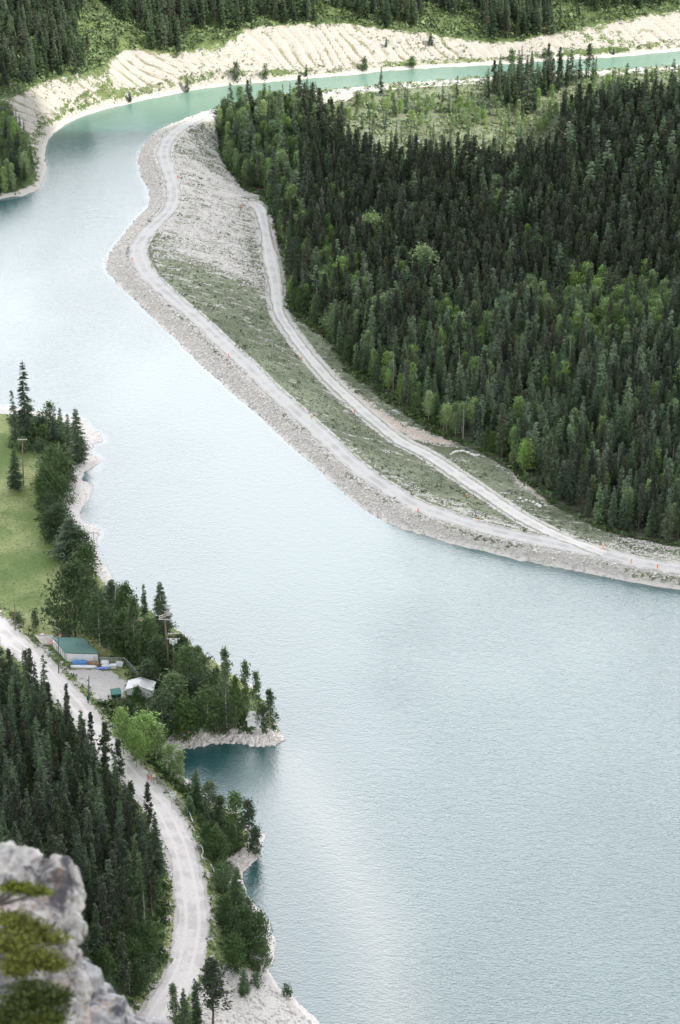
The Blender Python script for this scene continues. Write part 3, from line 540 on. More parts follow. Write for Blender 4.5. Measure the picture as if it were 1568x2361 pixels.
wgt = in_far & (~bank) & (fo < 0.9); xs, ys = scatter_mask(wgt, 3500, 12); M['hillgreen'] = foliage('hill_shrub_leaves', (0.075, 0.125, 0.04), (0.12, 0.17, 0.065)); tufts('hillside_undergrowth', xs, ys, rng.uniform(0.8, 2.2, len(xs)), M['hillgreen'], 12)
wgt = in_far & bank & (sd_far > 2.0) & (sd_far < 6) ; xs, ys = scatter_mask(wgt, 420, 13); tufts('waterside_scrub', xs, ys, rng.uniform(0.4, 0.9, len(xs)), M['hillgreen'], 10)
wgt = in_far & bank & (sd_far > 6) & (fbm(GX, GY, 20, 52) > 0.52); xs, ys = scatter_mask(wgt, 350, 14); tufts('bank_scrub', xs, ys, rng.uniform(0.4, 1.0, len(xs)), M['hillgreen'], 7)
wgt = in_dam & (md > 0.3); xs, ys = scatter_mask(wgt, 3000, 15); M['meadow'] = foliage('meadow_leaves', (0.15, 0.20, 0.085), (0.24, 0.29, 0.14)); tufts('meadow_undergrowth', xs, ys, rng.uniform(0.6, 1.6, len(xs)), M['meadow'], 12)
wgt = in_near & (fo > 0.3) & (sd_near > 2.5) & (d_near > 4.5); xs, ys = scatter_mask(wgt, 4500, 16); M['under'] = foliage('undergrowth_leaves', (0.05, 0.085, 0.028), (0.08, 0.12, 0.045)); tufts('undergrowth', xs, ys, rng.uniform(0.7, 1.7, len(xs)), M['under'], 16)
wgt = in_near & (fo < 0.4) & (d_near > 3.3) & (d_near < 6.5); xs, ys = scatter_mask(wgt, 900, 17); tufts('roadside_grass', xs, ys, rng.uniform(0.25, 0.6, len(xs)), M['under'], 8)
wgt = in_dam & (fo > 0.5) & (fm_ < 0.995); xs, ys = scatter_mask(wgt | (in_dam & (fo > 0.5) & (d_road < 16)), 1600, 18); tufts('forest_edge_undergrowth', xs, ys, rng.uniform(0.7, 1.6, len(xs)), M['under'], 14)

# ------------------------------------------------------------------ trees: a few crowns of each kind, each tree placed by itself
def tri_fan(c, d, side, l, wd):
    return np.stack([c - side * wd[:, None] / 2, c + side * wd[:, None] / 2, c + d * l[:, None]], 1)
def conifer(seed, H=16, RR=2.3, base=0.06, levels=30, nb=8, droop=0.35, gap=0.0, power=0.8, dens=4):
    r = np.random.default_rng(seed); T = []; lean = r.uniform(-.02, .02, 2)
    for i in range(levels):
        h = base + (0.985 - base) * ((i + r.uniform(-.3, .3)) / levels); h = min(max(h, base), 0.985); rr = RR * (1 - h) ** power * (0.80 + 0.35 * r.random()) + 0.12
        if h < base + 0.12: rr *= 0.75
        for k in range(max(4, int(nb * (0.6 + 0.5 * (1 - h))))):
            if r.random() < gap: continue
            a = r.uniform(0, 2 * PI); o = np.array([math.cos(a), math.sin(a), 0]); sd_ = np.array([-o[1], o[0], 0]); q = rr * r.uniform(0.65, 1.15)
            s = np.linspace(0.22, 1.0, dens); zc = h * H + 0.25 * q * (s < 2) - droop * q * s ** 1.6 + 0.12 * q * s ** 4
            c = o * (q * s)[:, None]; c[:, 2] += zc; c[:, :2] += lean * h * H
            l = (0.42 * q * (1.15 - s) + 0.30) * r.uniform(0.7, 1.3, dens)
            for sg in (-1, 1):
                d = o * 0.75 + sd_ * sg * 0.75 + np.array([0, 0, r.uniform(-0.75, 0.05)]); d = d / np.linalg.norm(d)
                T.append(tri_fan(c, np.tile(d, (dens, 1)), np.tile(o + np.array([0, 0, r.uniform(-.5, .5)]), (dens, 1)), l, l * 0.62))
    T = np.concatenate(T); top = np.array([[[lean[0] * H - .12, lean[1] * H, H * .93], [lean[0] * H + .12, lean[1] * H, H * .93], [lean[0] * H, lean[1] * H, H * 1.01]]]); T = np.concatenate([T, top])
    return T, r.random(len(T))
def pine(seed, H=16, RR=2.2, base=0.3, n=95, k=15):
    r = np.random.default_rng(seed); T = []
    for i in range(n):
        h = base + (1 - base) * r.random() ** 0.85; prof = min(1.0, 1.25 * ((1.01 - h) / (1.0 - base)) ** 0.8) * (0.75 + 0.35 * math.sin(h * 37 + seed)) + 0.04
        a = r.uniform(0, 2 * PI); q = RR * prof * r.uniform(0.2, 1.0); c = np.array([math.cos(a) * q, math.sin(a) * q, h * H])
        cs = c + r.normal(0, 1, (k, 3)) * np.array([.36, .36, .16]) * (0.5 + 0.6 * (1 - h)); V = cs[:, None] + r.normal(0, 1, (k, 3, 3)) * np.array([.20, .20, .17]); T.append(V)
    T = np.concatenate(T); return T, r.random(len(T))
def broad(seed, H=13, RR=2.6, base=0.2, n=70, k=26, leaf=0.17, shape=1.0, cl=0.55):
    r = np.random.default_rng(seed); T = []; tn = []
    for i in range(n):
        h = r.random() ** 0.9; prof = (math.sin(PI * (0.10 + 0.86 * h ** 0.8))) ** 0.7 * (1 - 0.45 * h * shape) if shape < 0.85 else (0.35 + 0.9 * min(h, 0.2) / 0.2 * 0.72) * max(0.02, 1.02 - h) ** 0.75 * 1.25 * (0.85 + 0.25 * math.sin(h * 25 + seed)); a = r.uniform(0, 2 * PI); q = RR * prof * math.sqrt(r.uniform(0.08, 1.0))
        c = np.array([math.cos(a) * q, math.sin(a) * q, (base + (0.97 - base) * h) * H]); kk = int(k * r.uniform(0.5, 1.4)); u = r.normal(0, 1, (kk, 3)) * cl * r.uniform(0.6, 1.3) * np.array([1, 1, 0.8])
        V = (c + u)[:, None] + r.normal(0, 1, (kk, 3, 3)) * leaf; T.append(V); tn.append(np.clip(r.random(kk) * 0.6 + r.random() * 0.4, 0, 1))
    return np.concatenate(T), np.concatenate(tn)
def trunk_mesh(name, H, r0, m, seed=0, limbs=0, lh=(0.3, 0.9), ll=2.0, fork=1):
    r = np.random.default_rng(seed); b_ = MB()
    for f in range(fork):
        a = 2 * PI * f / max(fork, 1) + r.random(); sp_ = 0.0 if fork == 1 else 0.10 * H
        pts = [(math.cos(a) * sp_ * (k / 4) ** 1.2 + r.normal(0, .04), math.sin(a) * sp_ * (k / 4) ** 1.2 + r.normal(0, .04), -0.5 + (H + 0.5) * k / 4) for k in range(5)]
        b_.tube(pts, [r0 * (1 - 0.85 * k / 4) for k in range(5)], 5)
    for i in range(limbs):
        h = r.uniform(*lh) * H; a = r.uniform(0, 2 * PI); l = ll * (1.15 - h / H) * r.uniform(0.7, 1.3); o = Vector((math.cos(a), math.sin(a), 0))
        b_.tube([Vector((0, 0, h)), Vector((0, 0, h)) + o * l * 0.5 + Vector((0, 0, l * 0.3)), Vector((0, 0, h)) + o * l + Vector((0, 0, l * 0.75))], [r0 * 0.35, r0 * 0.22, r0 * 0.08], 4)
    return mesh(name, np.array(b_.V), b_.F, m)
def crown_mesh(name, T, tn, m): return mesh(name, T.reshape(-1, 3), np.arange(len(T) * 3).reshape(-1, 3), m, {'tone': tn}, domains={'tone': 'FACE'})
K = {}                                         # kind -> list of (crown mesh, trunk mesh, height, material note)
K['spruce'] = [(crown_mesh('crown', *conifer(s, 16, rr, ba, lv, nb, dr, gp, pw), M['spruce']), trunk_mesh('trunk', 15.4, 0.17, M['bark'], s), 16) for s, rr, ba, lv, nb, dr, gp, pw in
               ((1, 2.0, .05, 34, 8, .45, 0, .85), (2, 2.5, .05, 32, 9, .40, .05, .8), (3, 1.7, .08, 32, 8, .5, .1, .75), (4, 2.9, .03, 34, 9, .3, .05, .9), (5, 1.5, .15, 30, 7, .5, .12, .65))]
K['young spruce'] = [(crown_mesh('crown', *conifer(s, 10, rr, .03, 26, 8, .2, 0, .85), M['larch']), trunk_mesh('trunk', 9.6, 0.10, M['bark'], s), 10) for s, rr in ((11, 1.5), (12, 1.15), (13, 1.8))]
K['pine'] = [(crown_mesh('crown', *pine(s, 16, rr, ba, n_), M['pine']), trunk_mesh('trunk', 15.6, 0.16, M['bark'], s, 8, (ba * 0.6, .9), 1.4), 16) for s, rr, ba, n_ in ((21, 1.9, .28, 105), (22, 2.3, .35, 120), (23, 1.6, .2, 100))]
K['aspen'] = [(crown_mesh('crown', *broad(s, 13, rr, ba, n_, 28, .17, shp, cl), M['aspen']), trunk_mesh('trunk', 12, 0.13, M['pale_bark'], s, 9, (.3, .85), 2.2), 13) for s, rr, ba, n_, shp, cl in
              ((31, 1.9, .08, 95, .9, .42), (32, 2.1, .2, 85, .8, .55), (33, 2.9, .16, 100, .6, .65), (34, 1.6, .06, 85, 1.0, .38), (35, 2.4, .28, 80, .7, .55))]
K['poplar'] = []
for cm0, tm0, h0 in K['aspen']:
    c2_ = cm0.copy(); c2_.materials.clear(); c2_.materials.append(M['poplar']); K['poplar'].append((c2_, tm0, h0))
K['broadleaf'] = [(crown_mesh('crown', *broad(s, 9, rr, .04, n_, 34, .17, shp, .6), M['shrub']), trunk_mesh('trunk', 7, 0.10, M['bark'], s, 8, (.15, .7), 2.6, 3), 9) for s, rr, n_, shp in ((41, 3.4, 120, .5), (42, 2.9, 105, .6), (43, 3.8, 140, .5))]
K['shrub'] = [(crown_mesh('foliage', *broad(s, 2.6, rr, .02, n_, 22, .13, .5, .35), M['shrub']), trunk_mesh('stem', 2, 0.04, M['bark'], s, 5, (.1, .7), 1.0, 3), 2.6) for s, rr, n_ in ((51, 1.3, 36), (52, 1.0, 28))]
K['dead tree'] = [(trunk_mesh('branches', 12.5, 0.03, M['dead'], 61, 46, (.25, .97), 2.2), trunk_mesh('trunk', 13, 0.13, M['dead'], 62), 13)]
trees = []       # kind, proto, x, y, height, width factor, zone, label
def put(kind, x, y, h, wf=1.0, zn='', label=None, proto=None, lean=0.0, name=None):
    trees.append(dict(kind=kind, p=int(rng.integers(0, len(K[kind]))) if proto is None else proto, x=float(x), y=float(y), z=float(hz(x, y)), h=h, w=wf, zone=zn, label=label, rz=float(rng.uniform(0, 2 * PI)), lean=lean, name=name))
def hand(kind, px, py, top, width, label, proto=None, name=None):     # base pixel, top pixel, width in the survey photo
    g = ground(px, py); s = to_px(g.x, g.y, g.z)[2] * SD; h = (py - top) / (s * 0.875); bw = {'spruce': 4.4, 'young spruce': 3.0, 'pine': 4.4, 'aspen': 4.4, 'poplar': 4.2, 'broadleaf': 6.3, 'shrub': 3.0, 'dead tree': 3.5}[kind]
    H0 = K[kind][0][2]; real_w = width / s; trees.append(dict(kind=kind, p=int(rng.integers(0, len(K[kind]))) if proto is None else proto, x=g.x, y=g.y, z=g.z, h=h, w=(real_w / bw) / (h / H0), zone='hand', label=label, rz=float(rng.uniform(0, 6)), lean=0, name=name))
HT_ = [
 ('spruce', 62, 1012, 838, 50, 'tallest dark spruce at the left shore, rising alone against the lake', 1),
 ('spruce', 36, 1015, 900, 40, 'dark spruce just left of and behind the tallest shore spruce', 2),
 ('spruce', 36, 1130, 1030, 40, 'dark spruce at the left edge of the lawn below the crossarm pole', 3),
 ('young spruce', 140, 1016, 942, 26, 'slim young spruce with a bright pointed tip behind the shore thicket', 1),
 ('spruce', 124, 1020, 962, 30, 'short dark spruce left of the bright tipped young spruce', 0),
 ('spruce', 182, 1068, 945, 52, 'broad layered spruce standing right over the first gravel spit', 3),
 ('young spruce', 160, 1030, 955, 24, 'slim spruce tucked behind the broad layered spruce', 0),
 ('shrub', 115, 965, 932, 38, 'thin grey green willow bush silhouetted on the far side of the point', 0),
 ('shrub', 95, 985, 952, 34, 'dark low willow bush on the point behind the tall spruce', 1),
 ('shrub', 100, 1015, 985, 40, 'dark grey willow bush under the tall spruce', 0),
 ('shrub', 50, 1040, 1010, 40, 'low dark bush behind the lawn by the pole', 1),
 ('shrub', 95, 1042, 1015, 44, 'low dark bush in the row behind the upper lawn', 0),
 ('broadleaf', 128, 1112, 1033, 78, 'round dark green willow at the top of the lawn edge', 0),
 ('broadleaf', 155, 1118, 1062, 56, 'round willow leaning over the second gravel spit', 1),
 ('broadleaf', 112, 1160, 1082, 60, 'smooth rounded willow in the middle of the lawn edge row', 2),
 ('broadleaf', 145, 1165, 1100, 58, 'dense willow just above the third gravel spit', 0),
 ('broadleaf', 115, 1195, 1140, 42, 'small round willow at the lawn edge with a thin white stake under it', 1),
 ('broadleaf', 140, 1240, 1165, 66, 'bright topped willow below the third gravel spit', 2),
 ('broadleaf', 118, 1250, 1180, 52, 'willow leaning over the lawn left of the layered spruce', 1),
 ('spruce', 162, 1288, 1190, 84, 'wide dark layered spruce sunk among the lawn edge willows', 3),
 ('broadleaf', 190, 1295, 1225, 60, 'willow on the shore side of the wide layered spruce', 0),
 ('broadleaf', 200, 1330, 1255, 74, 'willow crossed by the leaning wooden pole', 1),
 ('broadleaf', 175, 1468, 1300, 112, 'very large dark broad tree behind the green roofed shed', 2),
 ('broadleaf', 205, 1400, 1330, 60, 'dark willow right behind the very large broad tree', 0),
 ('spruce', 256, 1400, 1337, 62, 'blunt dark spruce with a short wooden pole in front', 3),
 ('broadleaf', 292, 1430, 1345, 62, 'rounded green tree between the blunt spruce and the water', 1),
 ('spruce', 266, 1470, 1372, 26, 'narrow spruce rising behind the shed yard trees', 2),
 ('aspen', 232, 1510, 1365, 62, 'leafy aspen with pale trunk directly right of the shed', 2),
 ('aspen', 250, 1500, 1400, 50, 'second aspen from the shed, in the dark clump', 1),
 ('aspen', 312, 1515, 1375, 52, 'dark tall poplar beyond the chain link fence', 0),
 ('aspen', 290, 1500, 1410, 46, 'aspen between the narrow spruce and the dark poplar', 4),
 ('young spruce', 333, 1420, 1345, 28, 'pale feathery young spruce against the water', 1),
 ('spruce', 374, 1475, 1340, 54, 'pointed dark blue green spruce left of the big utility pole', 3),
 ('broadleaf', 345, 1500, 1425, 56, 'willow under the pointed blue green spruce', 0),
 ('broadleaf', 365, 1550, 1470, 66, 'willow at the foot of the big utility pole', 1),
 ('broadleaf', 415, 1520, 1465, 56, 'willow behind the transformer pole on the beach side', 2),
 ('aspen', 340, 1590, 1520, 50, 'young aspen behind the white gabled hut', 3),
 ('aspen', 430, 1600, 1490, 60, 'aspen right of the transformer pole', 1),
 ('aspen', 470, 1615, 1510, 50, 'aspen in the middle of the point thicket', 2),
 ('broadleaf', 445, 1640, 1560, 76, 'low spreading tree in the middle of the point thicket', 2),
 ('aspen', 400, 1650, 1550, 60, 'aspen standing between the white hut and the cove', 4),
 ('aspen', 375, 1690, 1590, 60, 'aspen with dark understory above the cove head', 2),
 ('broadleaf', 430, 1700, 1610, 80, 'dark tree right above the cove boulders', 1),
 ('aspen', 480, 1690, 1580, 60, 'dark aspen above the middle of the cove', 2),
 ('broadleaf', 500, 1690, 1620, 64, 'low dark tree left of the tall columnar poplars', 0),
 ('aspen', 522, 1692, 1490, 46, 'tallest columnar poplar on the point', 0),
 ('aspen', 545, 1680, 1550, 34, 'shorter poplar right beside the tallest columnar poplar', 3),
 ('aspen', 568, 1672, 1517, 36, 'second tall columnar poplar, behind the shoreline shed', 3),
 ('aspen', 592, 1676, 1545, 36, 'third columnar poplar, behind the shoreline shed roof', 0),
 ('aspen', 622, 1692, 1588, 40, 'outermost poplar at the tip of the point', 0),
 ('aspen', 608, 1696, 1628, 18, 'slim poplar half covering the shoreline shed', 3),
 ('broadleaf', 318, 1632, 1582, 34, 'leafy bush tree in front of the white gabled hut', 1),
 ('broadleaf', 290, 1655, 1610, 44, 'bush tree just right of the green dumpster', 0),
 ('aspen', 285, 1740, 1630, 50, 'bright green aspen beside the gravel road below the yard', 1),
 ('aspen', 335, 1745, 1640, 70, 'pale silvery green poplar beside the gravel road', 2),
 ('aspen', 315, 1770, 1680, 50, 'bright aspen just above the end of the road fence', 1),
 ('aspen', 360, 1755, 1665, 46, 'silvery poplar on the cove side', 4),
 ('aspen', 395, 1800, 1715, 48, 'yellow green aspen standing before the cove water', 4),
 ('aspen', 418, 1812, 1722, 36, 'slim yellow green aspen before the cove water', 3),
 ('spruce', 453, 1862, 1762, 36, 'narrow dark spruce rising in front of the cove water', 0),
 ('young spruce', 438, 1880, 1830, 30, 'small spruce behind the white road signs', 0),
 ('aspen', 485, 1880, 1800, 44, 'thin leaved poplar right of the cove spruce', 4),
 ('spruce', 478, 1930, 1830, 30, 'dark narrow spruce below the cove spruce', 2),
 ('aspen', 510, 1900, 1830, 40, 'poplar on the cove headland, upper of the row', 3),
 ('aspen', 545, 1945, 1822, 52, 'broad poplar in the middle of the cove headland', 1),
 ('aspen', 575, 1965, 1838, 50, 'poplar at the outer edge of the cove headland', 0),
 ('aspen', 590, 1975, 1900, 36, 'outermost low poplar over the gravel point', 3),
 ('broadleaf', 500, 1985, 1910, 60, 'low tree between the headland and the guard rail', 0),
 ('broadleaf', 478, 1960, 1895, 44, 'low bush tree behind the guard rail', 1),
 ('spruce', 545, 2115, 1990, 56, 'dark spruce directly below the gravel point', 1),
 ('aspen', 515, 2060, 1985, 44, 'poplar right of the rail end along the road', 2),
 ('broadleaf', 520, 2130, 2060, 56, 'low tree along the right road verge', 1),
 ('broadleaf', 560, 2190, 2090, 84, 'wide leafy tree at the water above the lower beach', 2),
 ('broadleaf', 598, 2195, 2095, 56, 'leafy tree at the water edge by the lower beach', 0),
 ('broadleaf', 540, 2240, 2150, 70, 'leafy tree at the road bend verge', 1),
 ('broadleaf', 600, 2240, 2165, 50, 'low leafy tree just above the rocky outcrop', 2),
 ('young spruce', 563, 2295, 2228, 32, 'small dark spruce on the rocky outcrop', 2),
 ('shrub', 662, 2300, 2268, 34, 'small thin bush at the outer edge of the rocky outcrop', 1),
 ('shrub', 590, 2275, 2245, 34, 'bush beside the small spruce on the outcrop', 0),
 ('pine', 492, 2375, 2200, 96, 'broad dark conifer at the bottom edge beside the road', 1),
 ('spruce', 455, 2380, 2240, 40, 'dark conifer left of the broad one at the bottom edge', 0),
 ('spruce', 428, 2385, 2265, 34, 'small pointed spruce at the bottom edge of the view', 3),
 ('aspen', 402, 2375, 2255, 34, 'small poplar at the bottom edge beside the road', 3),
 ('shrub', 82, 1447, 1408, 24, 'small lone shrub on the lawn above the road', 0),
 ('shrub', 40, 1436, 1412, 40, 'dark clipped hedge clump by the leftmost pole', 1),
 ('young spruce', 432, 212, 170, 16, 'small lone spruce at the canal edge, on the far bank', 0),
 ('young spruce', 890, 108, 88, 10, 'tiny spruce midway up the pale far bank', 1),
 ('young spruce', 993, 105, 78, 16, 'small round spruce midway up the pale far bank', 2),
 ('young spruce', 706, 176, 150, 12, 'small sapling spruce at the far canal edge', 0),
 ('young spruce', 300, 236, 214, 12, 'small sapling at the curve of the far bank', 2),
 ('shrub', 545, 190, 155, 24, 'thin grey bush at the far canal edge', 0), ('shrub', 612, 184, 152, 18, 'thin bush right of the grey one at the far canal edge', 1),
 ('shrub', 840, 166, 140, 20, 'thin bush at the far canal edge left of centre', 0), ('shrub', 950, 158, 135, 24, 'thin grey bush at the far canal edge, below the small round spruce', 1),
 ('shrub', 1180, 140, 118, 24, 'bush at the far canal edge where the bank is lowest', 0), ('shrub', 1255, 136, 116, 20, 'bush at the far canal edge right of the lowest bank', 1),
 ('young spruce', 1540 - 125, 128, 112, 10, 'tiny spruce near the right end of the far canal edge', 1),
 ('spruce', 878, 222, 160, 22, 'lone pointed spruce in front of the canal, in the sunlit bushes', 2),
 ('spruce', 1053, 240, 180, 22, 'single spruce in the sunlit clearing, left of centre', 2), ('spruce', 1117, 245, 172, 22, 'slim spruce in the middle of the sunlit clearing', 4),
 ('spruce', 1150, 250, 180, 20, 'spruce just left of the tallest clearing spruce', 0), ('spruce', 1170, 248, 160, 26, 'tallest spruce of the sunlit clearing', 0),
 ('spruce', 1215, 262, 170, 34, 'bushy pair of spruces in the sunlit clearing', 3), ('spruce', 1230, 262, 178, 26, 'right hand spruce of the bushy pair in the clearing', 1),
 ('young spruce', 938, 262, 195, 20, 'pale young spruce in the sunlit clearing near its left end', 0), ('spruce', 1020, 245, 190, 16, 'small spruce between the left clearing trees', 4),
 ('pine', 160, 1712, 1575, 30, 'thin ragged pine whose top stands out against the gravel yard', 2), ('pine', 118, 1690, 1572, 28, 'thin see through pine in front of the pale road', 2), ('pine', 215, 1770, 1640, 34, 'pine hiding the road below the yard', 0), ('pine', 248, 1805, 1662, 44, 'bushy pine hiding the road bend start', 1), ('spruce', 66, 1700, 1492, 44, 'tallest spruce of the slope at the left edge', 2), ('spruce', 90, 1700, 1520, 40, 'second tall spruce of the slope at the left edge', 0), ('pine', 278, 1835, 1700, 40, 'pine leaning over the road above the red barricade', 0), ('pine', 345, 1930, 1800, 36, 'pine at the road edge below the red barricade', 2),
 ('dead tree', 1068, 1012, 930, 36, 'bare pale branched tree at the forest edge above the white stone row', 0), ('dead tree', 335, 2160, 2045, 40, 'bare grey dead tree on the slope left of the road bend', 0),
 ('dead tree', 300, 2300, 2200, 36, 'bare grey dead tree near the bottom of the slope', 0),
 ('dead tree', 770, 420, 330, 26, 'grey leafless tree at the left part of the forest', 0), ('dead tree', 1080, 600, 520, 30, 'grey leafless tree in the middle of the dark pines', 0),
 ('dead tree', 1020, 330, 262, 12, 'thin bare trunk standing in the sunlit meadow', 0),
 ('aspen', 975, 690, 575, 64, 'pale crowned aspen standing out of the dark pines', 4), ('aspen', 855, 590, 500, 60, 'bluish green aspen with pale trunk near the track side', 2), ('aspen', 1180, 480, 410, 34, 'pale aspen in the upper middle of the dark pines', 4), ('aspen', 780, 760, 705, 60, 'bright round aspen at the forest edge by the track', 2),
]
for kd, px, py, tp, wd, lb, pr in HT_: hand('poplar' if kd == 'aspen' and px < 640 and py > 1300 and 'bright' not in lb and 'silver' not in lb and 'yellow' not in lb else kd, px, py, tp, wd, lb.replace('aspen', 'poplar') if kd == 'aspen' and px < 640 and 'bright' not in lb and 'yellow' not in lb else lb, pr)
taken = [(t_['x'], t_['y'], 1.8) for t_ in trees]
for q_, r_ in (((322, 1600), 4.5), ((318, 1625), 5.0), ((330, 1645), 3.0), ((588, 1680), 3.5), ((590, 1700), 4.0), ((575, 1705), 3.0), ((190, 1500), 9), ((105, 1478), 6), ((250, 1525), 6), ((275, 1545), 5), ((240, 1580), 9), ((350, 1800), 4), ((400, 1856), 4), ((385, 1560), 2.5), ((400, 1580), 2.5), ((300, 1555), 3)): g_ = ground(*q_); taken.append((g_.x, g_.y, r_))
def jitter(poly_px, z, step, seed, keepf=None):
    poly = at(np.array(poly_px, float)[:, 0], np.array(poly_px, float)[:, 1], z); r = np.random.default_rng(seed)
    xx, yy = np.meshgrid(np.arange(poly[:, 0].min(), poly[:, 0].max(), step), np.arange(poly[:, 1].min(), poly[:, 1].max(), step)); xx = xx + r.uniform(-.48, .48, xx.shape) * step; yy = yy + r.uniform(-.48, .48, yy.shape) * step
    m_ = inside(poly, xx, yy); xx, yy = xx[m_], yy[m_]; T = np.array(taken); d = np.min(np.hypot(xx[:, None] - T[None, :, 0], yy[:, None] - T[None, :, 1]) - T[None, :, 2], 1)
    ok = (d > 0) & (samp(sd_w, xx, yy) > 3) & (samp(d_road, xx, yy) > 3.7); px_, py_, s_ = to_px(xx, yy, hz(xx, yy)); ok &= (px_ > -90) & (px_ < 1660) & (py_ < 2361 + 200); return xx[ok], yy[ok]
# the forest behind the dam
bright = [([(880, 620), (1060, 590), (1100, 640), (900, 690)], 0.30), ([(1000, 720), (1130, 740), (1100, 860), (960, 830)], 0.28), ([(960, 430), (1180, 440), (1170, 520), (980, 500)], 0.16), ([(1190, 690), (1300, 680), (1420, 690), (1540, 700), (1540, 790), (1380, 830), (1260, 800)], 0.80), ([(650, 560), (760, 590), (900, 760), (840, 800), (700, 720), (660, 640)], 0.6), ([(700, 500), (840, 500), (880, 560), (760, 600)], 0.35)]
bp_ = [(at(np.array(q_, float)[:, 0], np.array(q_, float)[:, 1], -8), v) for q_, v in bright]
fx, fy = jitter([(506, 312), (560, 300), (640, 293), (720, 290), (790, 345), (850, 405), (1000, 412), (1275, 402), (1292, 345), (1300, 292), (1420, 278), (1660, 262), (1660, 1310), (1540, 1290), (1460, 1268), (1400, 1247), (1340, 1213), (1280, 1177), (1225, 1125), (1180, 1085), (1120, 1048), (1060, 1018), (1010, 998), (960, 968), (900, 928), (840, 878), (795, 842), (765, 780), (705, 738), (668, 705), (662, 600), (648, 560), (620, 485), (606, 455), (566, 436), (536, 398), (510, 362)], -7, 3.0, 5)
edge = dist(np.vstack([at(np.array(forest_poly, float)[16:, 0], np.array(forest_poly, float)[16:, 1], -6)]), fx, fy)
fpx, fpy, _ = to_px(fx, fy, hz(fx, fy)); n1_ = fbm(fx, fy, 40, 91, 2); n2_ = fbm(fx, fy, 15, 95, 2)
for x, y, e, a, b_, n1v, n2v in zip(fx, fy, edge, fpx, fpy, n1_, n2_):
    r_ = rng.random(); br = 0.0
    for pq, v in bp_:
        if inside(pq, np.array([x]), np.array([y]))[0]: br = max(br, v)
    pinef = 0.55 * float(sstep(860, 620, b_)) * float(sstep(-40, 10, b_ - 300)) + 0.12; asp = max(br, 0.50 * float(sstep(14, 4, e)), 0.10 if n1v < 0.5 else 0.04)
    left = a < 700 and b_ < 520
    if left: asp, pinef = 0.68, 0.1
    if rng.random() < 0.014: put('dead tree', x, y, rng.uniform(9, 15), rng.uniform(0.7, 1.1), 'forest', proto=0)
    elif r_ < asp * (0.45 if left else 0.2): put('broadleaf', x, y, rng.uniform(6, 9), rng.uniform(0.7, 0.95), 'forest')
    elif r_ < asp: put('aspen', x, y, rng.uniform(7, 12.5) if e > 8 else rng.uniform(6, 10.5), rng.uniform(0.85, 1.25), 'forest')
    elif r_ < asp + (1 - asp) * pinef: put('pine', x, y, rng.uniform(12, 17.5), rng.uniform(0.85, 1.15), 'forest')
    else:
        hh = np.clip(rng.normal(11.0 if b_ > 800 else 13.5, 2.9), 4, 19.5); hh *= 1.2 if (a > 1280 and b_ < 500) else 1.0
        put('spruce' if rng.random() < 0.72 else 'young spruce', x, y, hh, rng.uniform(0.8, 1.1), 'forest')
# sunlit clearing: bushes and saplings
fx, fy = jitter([(720, 272), (780, 258), (900, 246), (1300, 236), (1420, 210), (1660, 190), (1660, 255), (1420, 268), (1310, 280), (1290, 305), (1000, 300), (860, 300), (760, 320), (640, 300)], -4, 4.2, 8)
for x, y in zip(fx, fy):
    r_ = rng.random()
    if r_ < 0.55: put('aspen', x, y, rng.uniform(3, 7.5), rng.uniform(1.0, 1.4), 'clearing')
    elif r_ < 0.64: put('young spruce', x, y, rng.uniform(5, 9), 1.0, 'clearing')
fx, fy = jitter([(850, 335), (1280, 335), (1275, 400), (850, 400)], -6, 6, 9)
for x, y in zip(fx, fy): put('spruce', x, y, rng.uniform(6, 14), 0.75, 'clearing', proto=4)
# far hillside
fx, fy = jitter([(-200, 200), (28, 190), (70, 180), (105, 150), (160, 105), (240, 72), (330, 58), (430, 82), (560, 32), (640, 28), (784, 40), (900, 48), (984, 60), (1064, 80), (1174, 85), (1259, 68), (1354, 46), (1434, 32), (1568, 12), (1660, -110), (-200, -110)], 26, 3.3, 15)
for x, y in zip(fx, fy):
    if samp(bank, x, y) or (fbm(np.array([x]), np.array([y]), 24, 71, 2)[0] > (0.70 if x < -60 else 0.60)): continue
    put('spruce' if rng.random() < 0.8 else 'pine', x, y, rng.uniform(9, 15), rng.uniform(0.9, 1.2), 'hill')
fx, fy = jitter([(-200, 310), (28, 300), (62, 340), (92, 400), (60, 430), (28, 436), (-200, 470)], 4, 3.6, 16)
for x, y in zip(fx, fy): put('spruce' if rng.random() < 0.7 else 'aspen', x, y, rng.uniform(6, 11), 1.0, 'far point')
# slope left of the gravel road
fx, fy = jitter([(-120, 1530), (40, 1590), (100, 1640), (160, 1710), (225, 1790), (290, 1870), (345, 1960), (380, 2060), (385, 2170), (350, 2260), (300, 2340), (250, 2450), (-120, 2560)], 10, 3.9, 17)
pxn, pyn, _ = to_px(fx, fy, hz(fx, fy)); dn = samp(d_near, fx, fy)
for x, y, a, b_, e in zip(fx, fy, pxn, pyn, dn):
    r_ = rng.random()
    if e < 9 and b_ > 1900 and r_ < 0.45: put('poplar' if rng.random() < 0.5 else 'broadleaf', x, y, rng.uniform(5, 9), 1.0, 'slope')
    elif b_ > 2150 and a > 230 and r_ < 0.5: put('broadleaf', x, y, rng.uniform(4, 7), 1.0, 'slope')
    elif r_ < 0.60: put('spruce', x, y, rng.uniform(12, 19), rng.uniform(0.8, 1.0), 'slope')
    else: put('pine', x, y, rng.uniform(12, 18), rng.uniform(0.8, 1.0), 'slope')
